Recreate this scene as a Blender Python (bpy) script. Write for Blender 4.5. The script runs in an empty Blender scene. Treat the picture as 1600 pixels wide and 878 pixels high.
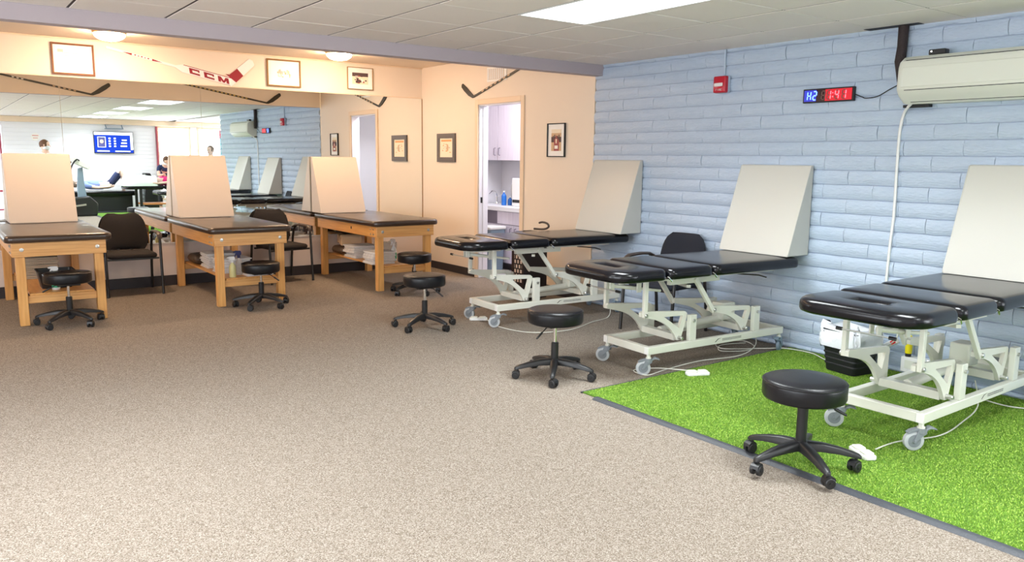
import bpy, bmesh, math, random
import numpy as np
from mathutils import Vector, Matrix
random.seed(7); rng = np.random.default_rng(7)
S = bpy.context.scene; COL = S.collection
R = math.radians; PI = math.pi
# ---------------------------------------------------------------- camera
yaw, pitch, roll = R(36.30995501), R(8.7495835), R(0.64296562); F = 1238.54
cam = bpy.data.cameras.new('camera'); camo = bpy.data.objects.new('camera', cam); COL.objects.link(camo)
fw = Vector((math.sin(yaw)*math.cos(pitch), math.cos(yaw)*math.cos(pitch), -math.sin(pitch)))
rt = Vector((math.cos(yaw), -math.sin(yaw), 0)); up = rt.cross(fw)
rt, up = rt*math.cos(roll)+up*math.sin(roll), -rt*math.sin(roll)+up*math.cos(roll)
mm = Matrix((rt, up, -fw)).transposed().to_4x4(); mm.translation = (0, 0, 1.5)
camo.matrix_world = mm
cam.sensor_width = 36; cam.lens = 36*F/1600; cam.clip_start = .05; cam.clip_end = 200
S.camera = camo
# ---------------------------------------------------------------- light and exposure
S.view_settings.view_transform = 'Standard'; S.view_settings.look = 'None'
S.view_settings.gamma = 1; S.view_settings.use_curve_mapping = False
S.view_settings.exposure = 0.5
W = bpy.data.worlds.new('daylight'); S.world = W; W.use_nodes = True
W.node_tree.nodes['Background'].inputs[0].default_value = (.86, .93, 1, 1)
W.node_tree.nodes['Background'].inputs[1].default_value = 3.0
PANEL = 3.0         # ceiling panel emission
PANEL_W = 34.0    # light thrown down by each panel
LAMP = 130.0         # warm dome emission
def area(name, loc, target, sx, sy, power, color):
    l = bpy.data.lights.new(name, 'AREA'); l.shape = 'RECTANGLE'; l.size = sx; l.size_y = sy
    l.energy = power; l.color = color
    o = bpy.data.objects.new(name, l); COL.objects.link(o); o.location = loc
    o.rotation_euler = (Vector(target)-Vector(loc)).to_track_quat('-Z', 'Y').to_euler()
    return o
area('daylight_far_window', (6.6, -4.95, 1.2), (6.6, 0, 1.2), 2.6, 2.0, 260, (.86, .93, 1))
area('daylight_side_window', (-3.75, 0.6, 1.45), (0, .6, 1.2), 5.0, 1.7, 105, (.86, .93, 1))
area('daylight_side_window_front', (-3.75, 5.0, 1.35), (0, 5.0, 1.2), 1.6, 1.3, 40, (.90, .93, 1))
area('kitchen_ceiling_light', (6.0, 7.9, 2.35), (6.1, 8.8, 0), .5, .9, 26, (.93, .93, 1))
# ---------------------------------------------------------------- helpers
def mat(name, col, rough=.5, metal=0., noise=None, bump=0., bscale=200., emis=None, estr=0., coat=0., trans=0., spec=.5, alpha=1., stretch=None):
    m = bpy.data.materials.new(name); m.use_nodes = True; nt = m.node_tree; b = nt.nodes['Principled BSDF']
    b.inputs['Base Color'].default_value = (*col, 1); b.inputs['Roughness'].default_value = rough
    b.inputs['Metallic'].default_value = metal; b.inputs['Specular IOR Level'].default_value = spec
    b.inputs['Coat Weight'].default_value = coat; b.inputs['Transmission Weight'].default_value = trans
    if alpha < 1: b.inputs['Alpha'].default_value = alpha
    if emis: b.inputs['Emission Color'].default_value = (*emis, 1); b.inputs['Emission Strength'].default_value = estr
    tc = nt.nodes.new('ShaderNodeTexCoord'); src = tc.outputs['Object']
    if stretch:
        mp = nt.nodes.new('ShaderNodeMapping'); nt.links.new(src, mp.inputs[0]); mp.inputs['Scale'].default_value = stretch; src = mp.outputs[0]
    if noise:
        sc, c2, amt = noise
        n = nt.nodes.new('ShaderNodeTexNoise'); n.inputs['Scale'].default_value = sc; n.inputs['Detail'].default_value = 5
        nt.links.new(src, n.inputs[0])
        r = nt.nodes.new('ShaderNodeValToRGB'); nt.links.new(n.outputs[0], r.inputs[0])
        r.color_ramp.elements[0].position = .5-amt; r.color_ramp.elements[1].position = .5+amt
        r.color_ramp.elements[0].color = (*col, 1); r.color_ramp.elements[1].color = (*c2, 1)
        nt.links.new(r.outputs[0], b.inputs['Base Color'])
    if bump:
        n2 = nt.nodes.new('ShaderNodeTexNoise'); n2.inputs['Scale'].default_value = bscale; n2.inputs['Detail'].default_value = 4
        nt.links.new(src, n2.inputs[0])
        bp = nt.nodes.new('ShaderNodeBump'); bp.inputs['Strength'].default_value = bump; bp.inputs['Distance'].default_value = .01
        nt.links.new(n2.outputs[0], bp.inputs['Height']); nt.links.new(bp.outputs[0], b.inputs['Normal'])
    return m
class MB:
    def __init__(s): s.v = []; s.f = []; s.mi = []; s.M = Matrix.Identity(4); s.m = 0
    def add(s, vs, fs, m=None):
        o = len(s.v); s.v += [tuple(s.M @ Vector(p)) for p in vs]
        s.f += [tuple(i+o for i in f) for f in fs]; s.mi += [s.m if m is None else m]*len(fs); return s
    def box(s, x0, x1, y0, y1, z0, z1, m=None):
        return s.add([(x0,y0,z0),(x1,y0,z0),(x1,y1,z0),(x0,y1,z0),(x0,y0,z1),(x1,y0,z1),(x1,y1,z1),(x0,y1,z1)],
              [(0,3,2,1),(4,5,6,7),(0,1,5,4),(1,2,6,5),(2,3,7,6),(3,0,4,7)], m)
    def bar(s, a, b, w, h, m=None, upv=(0,0,1)):
        a, b = Vector(a), Vector(b); d = (b-a).normalized(); u = Vector(upv)
        if abs(d.dot(u)) > .99: u = Vector((1,0,0))
        r = d.cross(u).normalized()*w/2; u = r.cross(d).normalized()*h/2
        return s.add([a-r-u, a+r-u, a+r+u, a-r+u, b-r-u, b+r-u, b+r+u, b-r+u],
              [(0,3,2,1),(4,5,6,7),(0,1,5,4),(1,2,6,5),(2,3,7,6),(3,0,4,7)], m)
    def tube(s, pts, r, n=8, m=None, caps=True):
        pts = [Vector(p) for p in pts]; rr = r if isinstance(r, (list, tuple)) else [r]*len(pts)
        vs = []; fs = []; pu = None
        for i, p in enumerate(pts):
            d = (pts[min(i+1, len(pts)-1)]-pts[max(i-1, 0)]).normalized()
            if pu is None: pu = Vector((0,0,1)) if abs(d.z) < .9 else Vector((1,0,0))
            u = (pu-d*pu.dot(d)).normalized(); w = d.cross(u); pu = u
            for k in range(n):
                a = 2*PI*k/n; vs.append(p+u*math.cos(a)*rr[i]+w*math.sin(a)*rr[i])
        for i in range(len(pts)-1):
            for k in range(n):
                fs.append((i*n+k, i*n+(k+1) % n, (i+1)*n+(k+1) % n, (i+1)*n+k))
        if caps: fs.append(tuple(range(n))[::-1]); fs.append(tuple((len(pts)-1)*n+k for k in range(n)))
        return s.add(vs, fs, m)
    def cyl(s, a, b, r, n=16, m=None): return s.tube([a, b], r, n, m)
    def lathe(s, prof, n=24, c=(0,0,0), m=None, sx=1, sy=1):
        vs = []; fs = []
        for r, z in prof:
            for k in range(n):
                a = 2*PI*k/n; vs.append((c[0]+r*math.cos(a)*sx, c[1]+r*math.sin(a)*sy, c[2]+z))
        for i in range(len(prof)-1):
            for k in range(n): fs.append((i*n+k, i*n+(k+1) % n, (i+1)*n+(k+1) % n, (i+1)*n+k))
        fs.append(tuple(range(n))[::-1]); fs.append(tuple((len(prof)-1)*n+k for k in range(n)))
        return s.add(vs, fs, m)
    def prism(s, poly, t0, t1, ax='y', m=None):
        def P(a, b, t): return {'y': (a, t, b), 'x': (t, a, b), 'z': (a, b, t)}[ax]
        n = len(poly); vs = [P(a, b, t0) for a, b in poly]+[P(a, b, t1) for a, b in poly]
        fs = [tuple(range(n)), tuple(range(n, 2*n))[::-1]]+[(i, (i+1) % n+0, (i+1) % n+n, i+n) for i in range(n)]
        return s.add(vs, fs, m)
    def rings(s, rings, m=None, cap0=True, cap1=True):
        n = len(rings[0]); vs = [p for r in rings for p in r]; fs = []
        for i in range(len(rings)-1):
            for k in range(n): fs.append((i*n+k, i*n+(k+1) % n, (i+1)*n+(k+1) % n, (i+1)*n+k))
        if cap0: fs.append(tuple(range(n))[::-1])
        if cap1: fs.append(tuple((len(rings)-1)*n+k for k in range(n)))
        return s.add(vs, fs, m)
    def mesh(s, name, mats, ang=35):
        me = bpy.data.meshes.new(name); me.from_pydata(s.v, [], s.f); me.update()
        for x in (mats if isinstance(mats, (list, tuple)) else [mats]): me.materials.append(x)
        me.polygons.foreach_set('material_index', s.mi)
        bm = bmesh.new(); bm.from_mesh(me); bmesh.ops.recalc_face_normals(bm, faces=bm.faces); bm.to_mesh(me); bm.free()
        me.polygons.foreach_set('use_smooth', [True]*len(me.polygons)); me.set_sharp_from_angle(angle=R(ang))
        return me
    def build(s, name, mats, parent=None, bevel=0, seg=2, sub=0, ang=35):
        o = bpy.data.objects.new(name, s.mesh(name, mats, ang)); COL.objects.link(o)
        if parent: o.parent = parent
        if bevel:
            b = o.modifiers.new('bevel', 'BEVEL'); b.width = bevel; b.segments = seg; b.limit_method = 'ANGLE'; b.angle_limit = R(30); b.harden_normals = False
        if sub: q = o.modifiers.new('sub', 'SUBSURF'); q.levels = sub; q.render_levels = sub
        return o
def rrect(x0, x1, y0, y1, r, n=6):
    rs = r if isinstance(r, (list, tuple)) else [r]*4
    out = []
    for k, (cx, cy, a0) in enumerate(((x0, y0, PI), (x1, y0, 1.5*PI), (x1, y1, 0), (x0, y1, .5*PI))):
        q = max(rs[k], .001); ccx = cx+q if cx == x0 else cx-q; ccy = cy+q if cy == y0 else cy-q
        for i in range(n+1):
            a = a0+PI/2*i/n; out.append((ccx+q*math.cos(a), ccy+q*math.sin(a)))
    return out
def padrings(x0, x1, y0, y1, z0, z1, r, e, eb=None, n=6, dome=0.0):
    eb = e*.6 if eb is None else eb; rs = r if isinstance(r, (list, tuple)) else [r]*4
    prof = [(eb*(1-math.sin(a)), z0+eb*(1-math.cos(a))) for a in (0, R(45), R(90))]
    prof += [(e*(1-math.cos(a)), z1-dome-e*(1-math.sin(a))) for a in (0, R(22), R(45), R(68), R(90))]
    if dome: prof += [(e+.04, z1-dome*.35), (e+.1, z1)]
    out = []
    for d, z in prof:
        out.append([(x, y, z) for x, y in rrect(x0+d, x1-d, y0+d, y1-d, [max(q-d, .004) for q in rs], n)])
    return out
def empty(name, loc=(0,0,0), rz=0, parent=None):
    o = bpy.data.objects.new(name, None); COL.objects.link(o); o.location = loc; o.rotation_euler = (0,0,rz); o.empty_display_size = .1
    return o
def tag(o, label, cat, group=None):
    o['label'] = label; o['category'] = cat
    if group: o['group'] = group
    return o
def struct(o): o['kind'] = 'structure'; return o
def place(o, loc, rz=0): o.location = loc; o.rotation_euler = (0, 0, rz); return o
def copy_tree(o, parent=None):
    c = o.copy(); COL.objects.link(c); c.parent = parent
    for ch in [x for x in bpy.data.objects if x.parent == o]: copy_tree(ch, c)
    return c
# ---------------------------------------------------------------- materials
M_beige = mat('beige_wall_paint', (.83, .71, .58), .6, bump=.05, bscale=90)
M_beigelow = mat('pinkish_wall_paint', (.76, .66, .60), .6, bump=.05, bscale=90)
M_white_wall = mat('white_wall_paint', (.80, .80, .84), .6)
M_lav = mat('lavender_beam_tone', (.46, .40, .43), .6, bump=.04, bscale=60)  # lavender tone for every beam face but the mirror-facing one
M_block = mat('pale_blue_block_paint', (.46, .56, .70), .42, noise=(6, (.52, .61, .74), .25), bump=.75, bscale=26, stretch=(1, 1, 3.2))
M_mortar = mat('blue_mortar_paint', (.42, .50, .62), .6)
M_whiteblock = mat('white_block_paint', (.88, .88, .92), .5, bump=.3, bscale=55)
M_tile = mat('ceiling_tile_board', (.86, .79, .74), .85, noise=(420, (.92, .87, .82), .12), bump=.35, bscale=350)
M_grid = mat('ceiling_grid_metal', (.045, .032, .032), .6)
M_strip = mat('cream_ceiling_paint', (.84, .70, .55), .7)
M_base = mat('dark_vinyl_baseboard', (.035, .028, .03), .45)
M_trim = mat('beige_door_trim', (.82, .64, .46), .45)
M_jamb = mat('white_jamb_paint', (.80, .78, .82), .4)
M_mirror = mat('mirror_silver', (.90, .93, .92), 0.0, 1.0)
M_wood = mat('honey_oak', (.60, .27, .075), .38, noise=(9, (.80, .42, .14), .22), stretch=(1, 1, 1))
def woodmat(name, a, b, st, sc=14):
    return mat(name, a, .36, noise=(sc, b, .22), stretch=st)
M_woodx = woodmat('oak_grain_along_x', (.62, .29, .09), (.82, .46, .17), (.12, 1.6, 3.0), 22)
M_woody = woodmat('oak_grain_along_y', (.62, .27, .07), (.82, .43, .13), (1.6, .12, 3.0), 22)
M_woodz = woodmat('oak_grain_upright', (.62, .29, .08), (.82, .45, .15), (2.4, 2.4, .12), 22)
M_blackvinyl = mat('black_vinyl', (.004, .004, .006), .20, bump=.035, bscale=260, spec=.38)
M_darkpad = mat('black_vinyl_brown_reflection', (.045, .026, .017), .30, bump=.04, bscale=260, coat=.3)  # base browned to imitate warm wall and wedge reflections on dark vinyl
M_seatvinyl = mat('matte_black_vinyl', (.007, .007, .009), .34, bump=.08, bscale=260, spec=.35)
M_tan = mat('taupe_vinyl', (.58, .50, .42), .42, bump=.05, bscale=220)
M_grey = mat('light_grey_vinyl', (.59, .58, .53), .40, bump=.05, bscale=220)
M_steel = mat('cream_powder_coated_steel', (.71, .71, .63), .32)
M_zinc = mat('zinc_bolt', (.62, .62, .60), .3, .9)
M_chrome = mat('chrome', (.85, .85, .85), .12, 1)
M_casterp = mat('grey_caster_plastic', (.20, .22, .24), .4)
M_tyre = mat('pale_grey_tyre', (.44, .46, .47), .5)
M_casterb = mat('blue_grey_caster_wheel', (.20, .27, .34), .45)
M_bplast = mat('black_plastic', (.012, .012, .013), .40)
M_bmetal = mat('black_painted_steel', (.016, .014, .013), .35)
M_fabric = mat('black_woven_fabric', (.010, .007, .006), .9, noise=(260, (.018, .013, .011), .2), bump=.3, bscale=500)
M_fabricn = mat('navy_woven_fabric', (.014, .016, .026), .9, bump=.3, bscale=500)
M_armrest = mat('brown_armrest_plastic', (.06, .042, .034), .4)
M_towel = mat('white_terry_towel', (.93, .90, .88), .95, bump=.6, bscale=380)
M_towelb = mat('cream_terry_towel', (.72, .58, .42), .95, bump=.9, bscale=380)
M_white = mat('white_plastic', (.82, .82, .80), .4)
M_ac = mat('cream_white_plastic', (.74, .75, .66), .38)
M_dark = mat('dark_slot', (.01, .01, .012), .6)
M_red = mat('alarm_red_plastic', (.55, .01, .03), .3)
M_cord = mat('white_cord', (.68, .68, .60), .5)
M_edge = mat('dark_rubber_edging', (.045, .05, .06), .5, bump=.3, bscale=120)
M_hamper = mat('dark_espresso_wood', (.020, .009, .008), .4)
M_cab = mat('pale_lavender_laminate', (.62, .56, .66), .4, noise=(20, (.74, .69, .78), .25), stretch=(3, 3, .15))
M_counter = mat('white_countertop', (.85, .85, .88), .3)
M_bag = mat('white_thin_plastic_bag', (.74, .76, .80), .3, bump=1.0, bscale=14)
M_yellow = mat('yellow_plastic', (.85, .72, .01), .35)
M_clear = mat('translucent_plastic', (.85, .85, .82), .12, trans=.75, alpha=.8)
M_liq = mat('pale_yellow_liquid', (.82, .80, .40), .2, alpha=.9)
M_bluebot = mat('blue_plastic', (.02, .17, .62), .3)
M_green = mat('green_label', (.04, .42, .22), .5)
M_gold = mat('gold_frame', (.34, .20, .08), .35, .4)
M_bronze = mat('copper_brown_frame', (.20, .085, .04), .4)
M_greymat = mat('charcoal_frame', (.12, .10, .09), .5)
M_paper = mat('white_paper', (.92, .90, .86), .6)
M_paperc = mat('cream_paper', (.86, .76, .58), .6)
M_glassf = mat('picture_glazing', (1, 1, 1), .03, trans=1.0)
M_ink = mat('dark_print', (.09, .05, .05), .6); M_inkr = mat('maroon_print', (.35, .08, .08), .6)
M_inko = mat('orange_print', (.75, .33, .12), .6); M_inkg = mat('pale_grey_print', (.55, .50, .45), .6); M_inkb = mat('tan_print', (.62, .42, .25), .6)
M_stickw = mat('white_stick_paint', (.88, .84, .80), .35); M_stickr = mat('red_stick_paint', (.28, .006, .014), .4)
M_stickb = mat('black_stick', (.035, .028, .015), .4); M_sticky = mat('yellow_stick_paint', (.62, .42, .10), .4)
# ---------------------------------------------------------------- carpet
def carpet_mat():
    m = bpy.data.materials.new('speckled_loop_carpet'); m.use_nodes = True; nt = m.node_tree; b = nt.nodes['Principled BSDF']
    b.inputs['Roughness'].default_value = .95; b.inputs['Specular IOR Level'].default_value = .15
    tc = nt.nodes.new('ShaderNodeTexCoord')
    vo = nt.nodes.new('ShaderNodeTexVoronoi'); vo.inputs['Scale'].default_value = 260; nt.links.new(tc.outputs['Object'], vo.inputs[0])
    n = nt.nodes.new('ShaderNodeTexNoise'); n.inputs['Scale'].default_value = 130; n.inputs['Detail'].default_value = 6; n.inputs['Roughness'].default_value = .75
    nt.links.new(tc.outputs['Object'], n.inputs[0])
    mx = nt.nodes.new('ShaderNodeMix'); mx.data_type = 'FLOAT'; mx.inputs[0].default_value = .5
    sp = nt.nodes.new('ShaderNodeSeparateColor'); nt.links.new(vo.outputs['Color'], sp.inputs[0])
    nt.links.new(sp.outputs[0], mx.inputs[2]); nt.links.new(n.outputs[0], mx.inputs[3])
    r = nt.nodes.new('ShaderNodeValToRGB'); nt.links.new(mx.outputs[0], r.inputs[0])
    e = r.color_ramp.elements; e[0].position = .22; e[0].color = (.105, .080, .059, 1); e[1].position = .8; e[1].color = (.40, .365, .32, 1)
    x = e.new(.42); x.color = (.205, .168, .134, 1); x = e.new(.6); x.color = (.285, .246, .206, 1)
    nt.links.new(r.outputs[0], b.inputs['Base Color'])
    bp = nt.nodes.new('ShaderNodeBump'); bp.inputs['Strength'].default_value = .5; bp.inputs['Distance'].default_value = .006
    nt.links.new(mx.outputs[0], bp.inputs['Height']); nt.links.new(bp.outputs[0], b.inputs['Normal'])
    return m
M_carpet = carpet_mat()
XR, YM, YB, YE = 5.574, 9.72, 6.066, .40     # blue wall, mirror wall, beam front, end of blue wall
XL, YF, ZC, ZH = -3.6, -4.66, 2.44, 2.72
struct(MB().box(XL-.2, 8.3, YF-.2, YM+.2, -.1, 0).build('floor', M_carpet))
# ---------------------------------------------------------------- turf
M_turf = mat('green_turf_backing', (.09, .22, .015), .9, noise=(300, (.18, .36, .03), .3), bump=1, bscale=500)
TX0, TX1, TY1 = 3.33, 5.565, 3.74
turf = MB().box(TX0, TX1, YF+.02, TY1, .0005, .008).build('turf_mat', M_turf)
tag(turf, 'bright green artificial turf laid on the carpet along the blue block wall', 'turf')
def blade_mat():
    m = bpy.data.materials.new('turf_blade_green'); m.use_nodes = True; nt = m.node_tree; b = nt.nodes['Principled BSDF']
    b.inputs['Roughness'].default_value = .5; b.inputs['Specular IOR Level'].default_value = .3
    a = nt.nodes.new('ShaderNodeAttribute'); a.attribute_name = 'tint'
    r = nt.nodes.new('ShaderNodeValToRGB'); nt.links.new(a.outputs['Fac'], r.inputs[0])
    e = r.color_ramp.elements; e[0].color = (.10, .24, .015, 1); e[1].color = (.46, .62, .12, 1)
    x = e.new(.5); x.color = (.23, .42, .035, 1)
    nt.links.new(r.outputs[0], b.inputs['Base Color']); return m
def blades(n, x0, x1, y0, y1, h, w):
    P = np.stack([rng.uniform(x0, x1, n), rng.uniform(y0, y1, n), np.full(n, .007)], 1)
    a = rng.uniform(0, 2*PI, n); d = np.stack([np.cos(a), np.sin(a), 0*a], 1)*w/2
    b = rng.uniform(0, 2*PI, n); L = rng.uniform(.3, 1.0, n)*h
    tip = P+np.stack([np.cos(b)*L*.9, np.sin(b)*L*.9, rng.uniform(.5, 1, n)*h*.8], 1)
    tip[:, 0] = np.clip(tip[:, 0], x0, x1+.001); 
    v = np.stack([P-d, P+d, tip], 1).reshape(-1, 3)
    me = bpy.data.meshes.new('turf_pile'); me.vertices.add(3*n); me.vertices.foreach_set('co', v.ravel())
    me.loops.add(3*n); me.loops.foreach_set('vertex_index', np.arange(3*n, dtype=np.int32))
    me.polygons.add(n); me.polygons.foreach_set('loop_start', np.arange(0, 3*n, 3, dtype=np.int32))
    at = me.attributes.new('tint', 'FLOAT', 'FACE'); at.data.foreach_set('value', rng.uniform(0, 1, n).astype(np.float32))
    me.update(); me.validate(); me.materials.append(blade_mat())
    o = bpy.data.objects.new('turf_pile', me); COL.objects.link(o); o.parent = turf; o['kind'] = 'stuff'; return o
blades(230000, TX0+.004, TX1-.004, .9, TY1-.004, .011, .0045)
tag(MB().prism([(3.283, .0005), (3.335, .0005), (3.335, .012), (3.325, .014), (3.30, .013)], YF+.02, 3.60).build('turf_edging', M_edge),
    'dark rubber edging strip along the long front side of the green turf', 'edging')
tag(MB().box(3.32, 5.45, TY1, TY1+.012, .0005, .009).build('turf_edging', M_edge), 'thin dark seam strip along the back end of the green turf', 'edging')
# ---------------------------------------------------------------- walls
w = struct(MB().box(XL, XR, YM, YM+.12, 0, ZH+.1).build('wall_back', M_beige))
MB().box(XL, XR, YM-.002, YM, .12, .492).build('lower_panel', M_beigelow, w)
struct(MB().box(XL, XR, YM-.014, YM-.0025, .0005, .12).build('baseboard_back', M_base, bevel=.003))
struct(MB().box(XL, XR, YM-.006, YM-.0005, 2.302, 2.312).build('trim_1', M_trim))
struct(MB().box(XL, XR, YM-.012, YM-.0025, .493, .503).build('trim_2', M_white))
# right wall, beige part with doorway (Y 7.43-8.32)
DY0, DY1, DZ = 7.43, 8.32, 2.16
w = MB(); w.box(XR, XR+.12, 6.19, DY0, 0, ZH+.1); w.box(XR, XR+.12, DY1, YM, 0, ZH+.1); w.box(XR, XR+.12, DY0, DY1, DZ, ZH+.1)
struct(w.build('wall_right', M_beige))
struct(MB().box(XR-.012, XR-.0005, DY1+.075, YM-.016, .0005, .10).build('baseboard_right', M_base, bevel=.003))
struct(MB().box(XR-.012, XR-.0005, 6.2, DY0-.075, .0005, .10).build('baseboard_right', M_base, bevel=.003))
struct(MB().box(XR-.009, XR-.0005, YM-.013, YM-.003, .5, 2.3).build('trim_3', M_gold))
# door frame
d = struct(empty('door_1', (XR, 7.87, 0)))
def dp(name, mb, m, **k):
    mb.v = [(x-XR, y-7.87, z) for x, y, z in mb.v]; return mb.build(name, m, d, **k)
q = MB(); q.box(XR-.018, XR-.0005, DY0-.06, DY0+.005, .001, DZ+.06); q.box(XR-.018, XR-.0005, DY1-.005, DY1+.06, .001, DZ+.06); q.box(XR-.018, XR-.0005, DY0+.005, DY1-.005, DZ-.005, DZ+.06)
dp('casing', q, M_trim, bevel=.004)
q = MB(); q.box(XR, XR+.13, DY1-.02, DY1-.001, .001, DZ); q.box(XR, XR+.13, DY0+.001, DY0+.02, .001, DZ); q.box(XR, XR+.13, DY0+.02, DY1-.02, DZ-.02, DZ-.001); q.box(XR+.05, XR+.09, DY1-.032, DY1-.02, .001, DZ-.02)
dp('jamb', q, M_jamb, bevel=.002)
dp('strike_plate', MB().box(XR+.02, XR+.045, DY1-.0235, DY1-.0205, .95, 1.02), M_dark)
# ---------------------------------------------------------------- blue block wall
w = struct(MB().box(XR+.012, XR+.2, YE, 6.185, 0, ZC+.06).build('wall_right_block', M_mortar))
CH, BL = .1075, .404
def block_mesh(L, seed, hh=CH):
    r = random.Random(seed); b = MB(); g = .0035
    nx, nz = 6, 4; vs = []; fs = []
    ph = r.uniform(0, 6)
    for j in range(nz+1):
        for i in range(nx+1):
            u, t = i/nx, j/nz; y = (u-.5)*(L-.0026); z = t*(hh-2*g)+g
            x = -.004-.0085*math.sin(PI*min(1, (1-t)*1.02))**.8 + r.uniform(-.0018, .0018) - .002*math.sin(u*5+ph)
            if j == 0: z += r.uniform(-.003, .002); x = .002
            if j == nz: z += r.uniform(-.0025, .0015); x = min(x, -.001)+.003
            if i in (0, nx): x += .0008; y += r.uniform(-.0012, .0012)
            vs.append((x, y, z))
    for j in range(nz):
        for i in range(nx):
            a = j*(nx+1)+i; fs.append((a, a+1, a+nx+2, a+nx+1))
    bd = [i for i in range(nx+1)]+[(j+1)*(nx+1)-1 for j in range(1, nz+1)]+[nz*(nx+1)+i for i in range(nx-1, -1, -1)]+[j*(nx+1) for j in range(nz-1, 0, -1)]
    o = len(vs); vs += [(.012, vs[i][1], vs[i][2]) for i in bd]
    for k in range(len(bd)): fs.append((bd[k], bd[(k+1) % len(bd)], o+(k+1) % len(bd), o+k))
    b.add(vs, fs); return b.mesh('block', M_block, 50)
full = [block_mesh(BL, s) for s in range(14)]
cache = {}; rest = []
nb = 0
for k in range(-1, 23):
    z0 = .0457+CH*k; hh = CH
    if k == -1: z0, hh = .001, .0447
    if k == 22: hh = .075
    off = 3.543 if k % 2 else 3.543+BL/2
    i0 = int((YE-off)/BL)-2
    for i in range(i0, 12):
        a, b_ = off+i*BL, off+(i+1)*BL; a2, b2 = max(a, YE), min(b_, 6.185)
        if b2-a2 < .02: continue
        if a2 == a and b2 == b_ and hh == CH: me = full[random.randrange(14)]
        else:
            key = (round(b2-a2, 3), round(hh, 3)); me = cache.get(key) or cache.setdefault(key, block_mesh(b2-a2, 99+len(cache), hh))
        P = (XR, (a2+b2)/2, z0)
        if b2 > 2.0:
            o = bpy.data.objects.new('block', me); COL.objects.link(o); o.location = P; o.parent = w; nb += 1
        else: rest.append((me, P))
bmm = bmesh.new()
for me, P in rest:
    t = me.copy(); t.transform(Matrix.Translation(P)); bmm.from_mesh(t); bpy.data.meshes.remove(t)
rm = bpy.data.meshes.new('block_courses'); bmm.to_mesh(rm); bmm.free(); rm.materials.append(M_block)
o = bpy.data.objects.new('block_courses', rm); COL.objects.link(o); o.parent = w; o['kind'] = 'stuff'
print('blocks', nb, len(rest))
# far side of the room, seen in the mirrors
fwm = MB(); fwm.box(XL, 1.62, YF-.12, YF, 2.2, ZC+.06); fwm.box(1.62, 5.28, YF-.12, YF, 0, ZC+.06); fwm.box(5.28, 8.1, YF-.12, YF, 2.29, ZC+.06); fwm.box(5.28, 8.1, YF-.12, YF, 0, .25)
fwm.box(6.2, 6.38, YF-.12, YF, .25, 2.29); fwm.box(XL, -.6, YF-.12, YF, 0, 2.2)
wf = struct(fwm.build('wall_front', M_whiteblock))
for i in range(21):
    MB().box(1.64, 5.26, YF-.001, YF+.006, i*CH+.004, (i+1)*CH-.004).build('block_course', M_whiteblock, wf, bevel=.003, seg=1)
struct(MB().box(XL, 8.1, YF+.001, YF+.16, 2.30, ZC-.003).build('trim_4', M_trim))
struct(MB().box(8.1, 8.2, YF, YE, 0, ZC+.06).build('wall_right_recess', M_white_wall))
struct(MB().box(XR+.2, 8.1, YE, YE+.1, 0, ZC+.06).build('wall_right_return', M_white_wall))
# left wall with a long window band (out of view, lets the daylight in)
lw = MB(); lw.box(XL-.1, XL, YF, YM, 0, .6); lw.box(XL-.1, XL, YF, YM, 2.3, ZH+.1); lw.box(XL-.1, XL, YF, -1.9, .6, 2.3); lw.box(XL-.1, XL, 3.1, 4.2, .6, 2.3); lw.box(XL-.1, XL, 5.8, YM, .6, 2.3)
struct(lw.build('wall_left', M_white_wall))
def glass_mat():
    m = bpy.data.materials.new('window_glass'); m.use_nodes = True; nt = m.node_tree; nt.nodes.remove(nt.nodes['Principled BSDF'])
    t = nt.nodes.new('ShaderNodeBsdfTransparent'); g = nt.nodes.new('ShaderNodeBsdfGlossy'); g.inputs['Roughness'].default_value = .02
    mx = nt.nodes.new('ShaderNodeMixShader'); mx.inputs[0].default_value = .06
    nt.links.new(t.outputs[0], mx.inputs[1]); nt.links.new(g.outputs[0], mx.inputs[2]); nt.links.new(mx.outputs[0], nt.nodes['Material Output'].inputs[0]); return m
M_glass = glass_mat()
M_redframe = mat('dark_red_frame_paint', (.36, .06, .09), .4)
def window(n, x0, x1, z0, z1, fm, y=YF, mull=()):
    w = struct(empty('window_%d' % n, ((x0+x1)/2, y-.06, z0))); cx = (x0+x1)/2; t = .045
    q = MB(); q.box(x0-cx, x0-cx+t, -.03, .07, 0, z1-z0); q.box(x1-cx-t, x1-cx, -.03, .07, 0, z1-z0); q.box(x0-cx+t, x1-cx-t, -.03, .07, 0, t); q.box(x0-cx+t, x1-cx-t, -.03, .07, z1-z0-t, z1-z0)
    for zz in mull: q.box(x0-cx+t, x1-cx-t, -.02, .06, zz-z0-.03, zz-z0+.03)
    q.build('window_frame', fm, w, bevel=.003); MB().box(x0-cx+t, x1-cx-t, -.004, .004, t, z1-z0-t).build('pane', M_glass, w)
window(1, 5.30, 6.19, .25, 2.29, M_trim)
window(2, 6.39, 8.05, .25, 2.29, M_trim, mull=(1.1,))
window(3, -.55, 1.60, .05, 2.2, M_redframe, mull=(1.83, .55))
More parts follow.
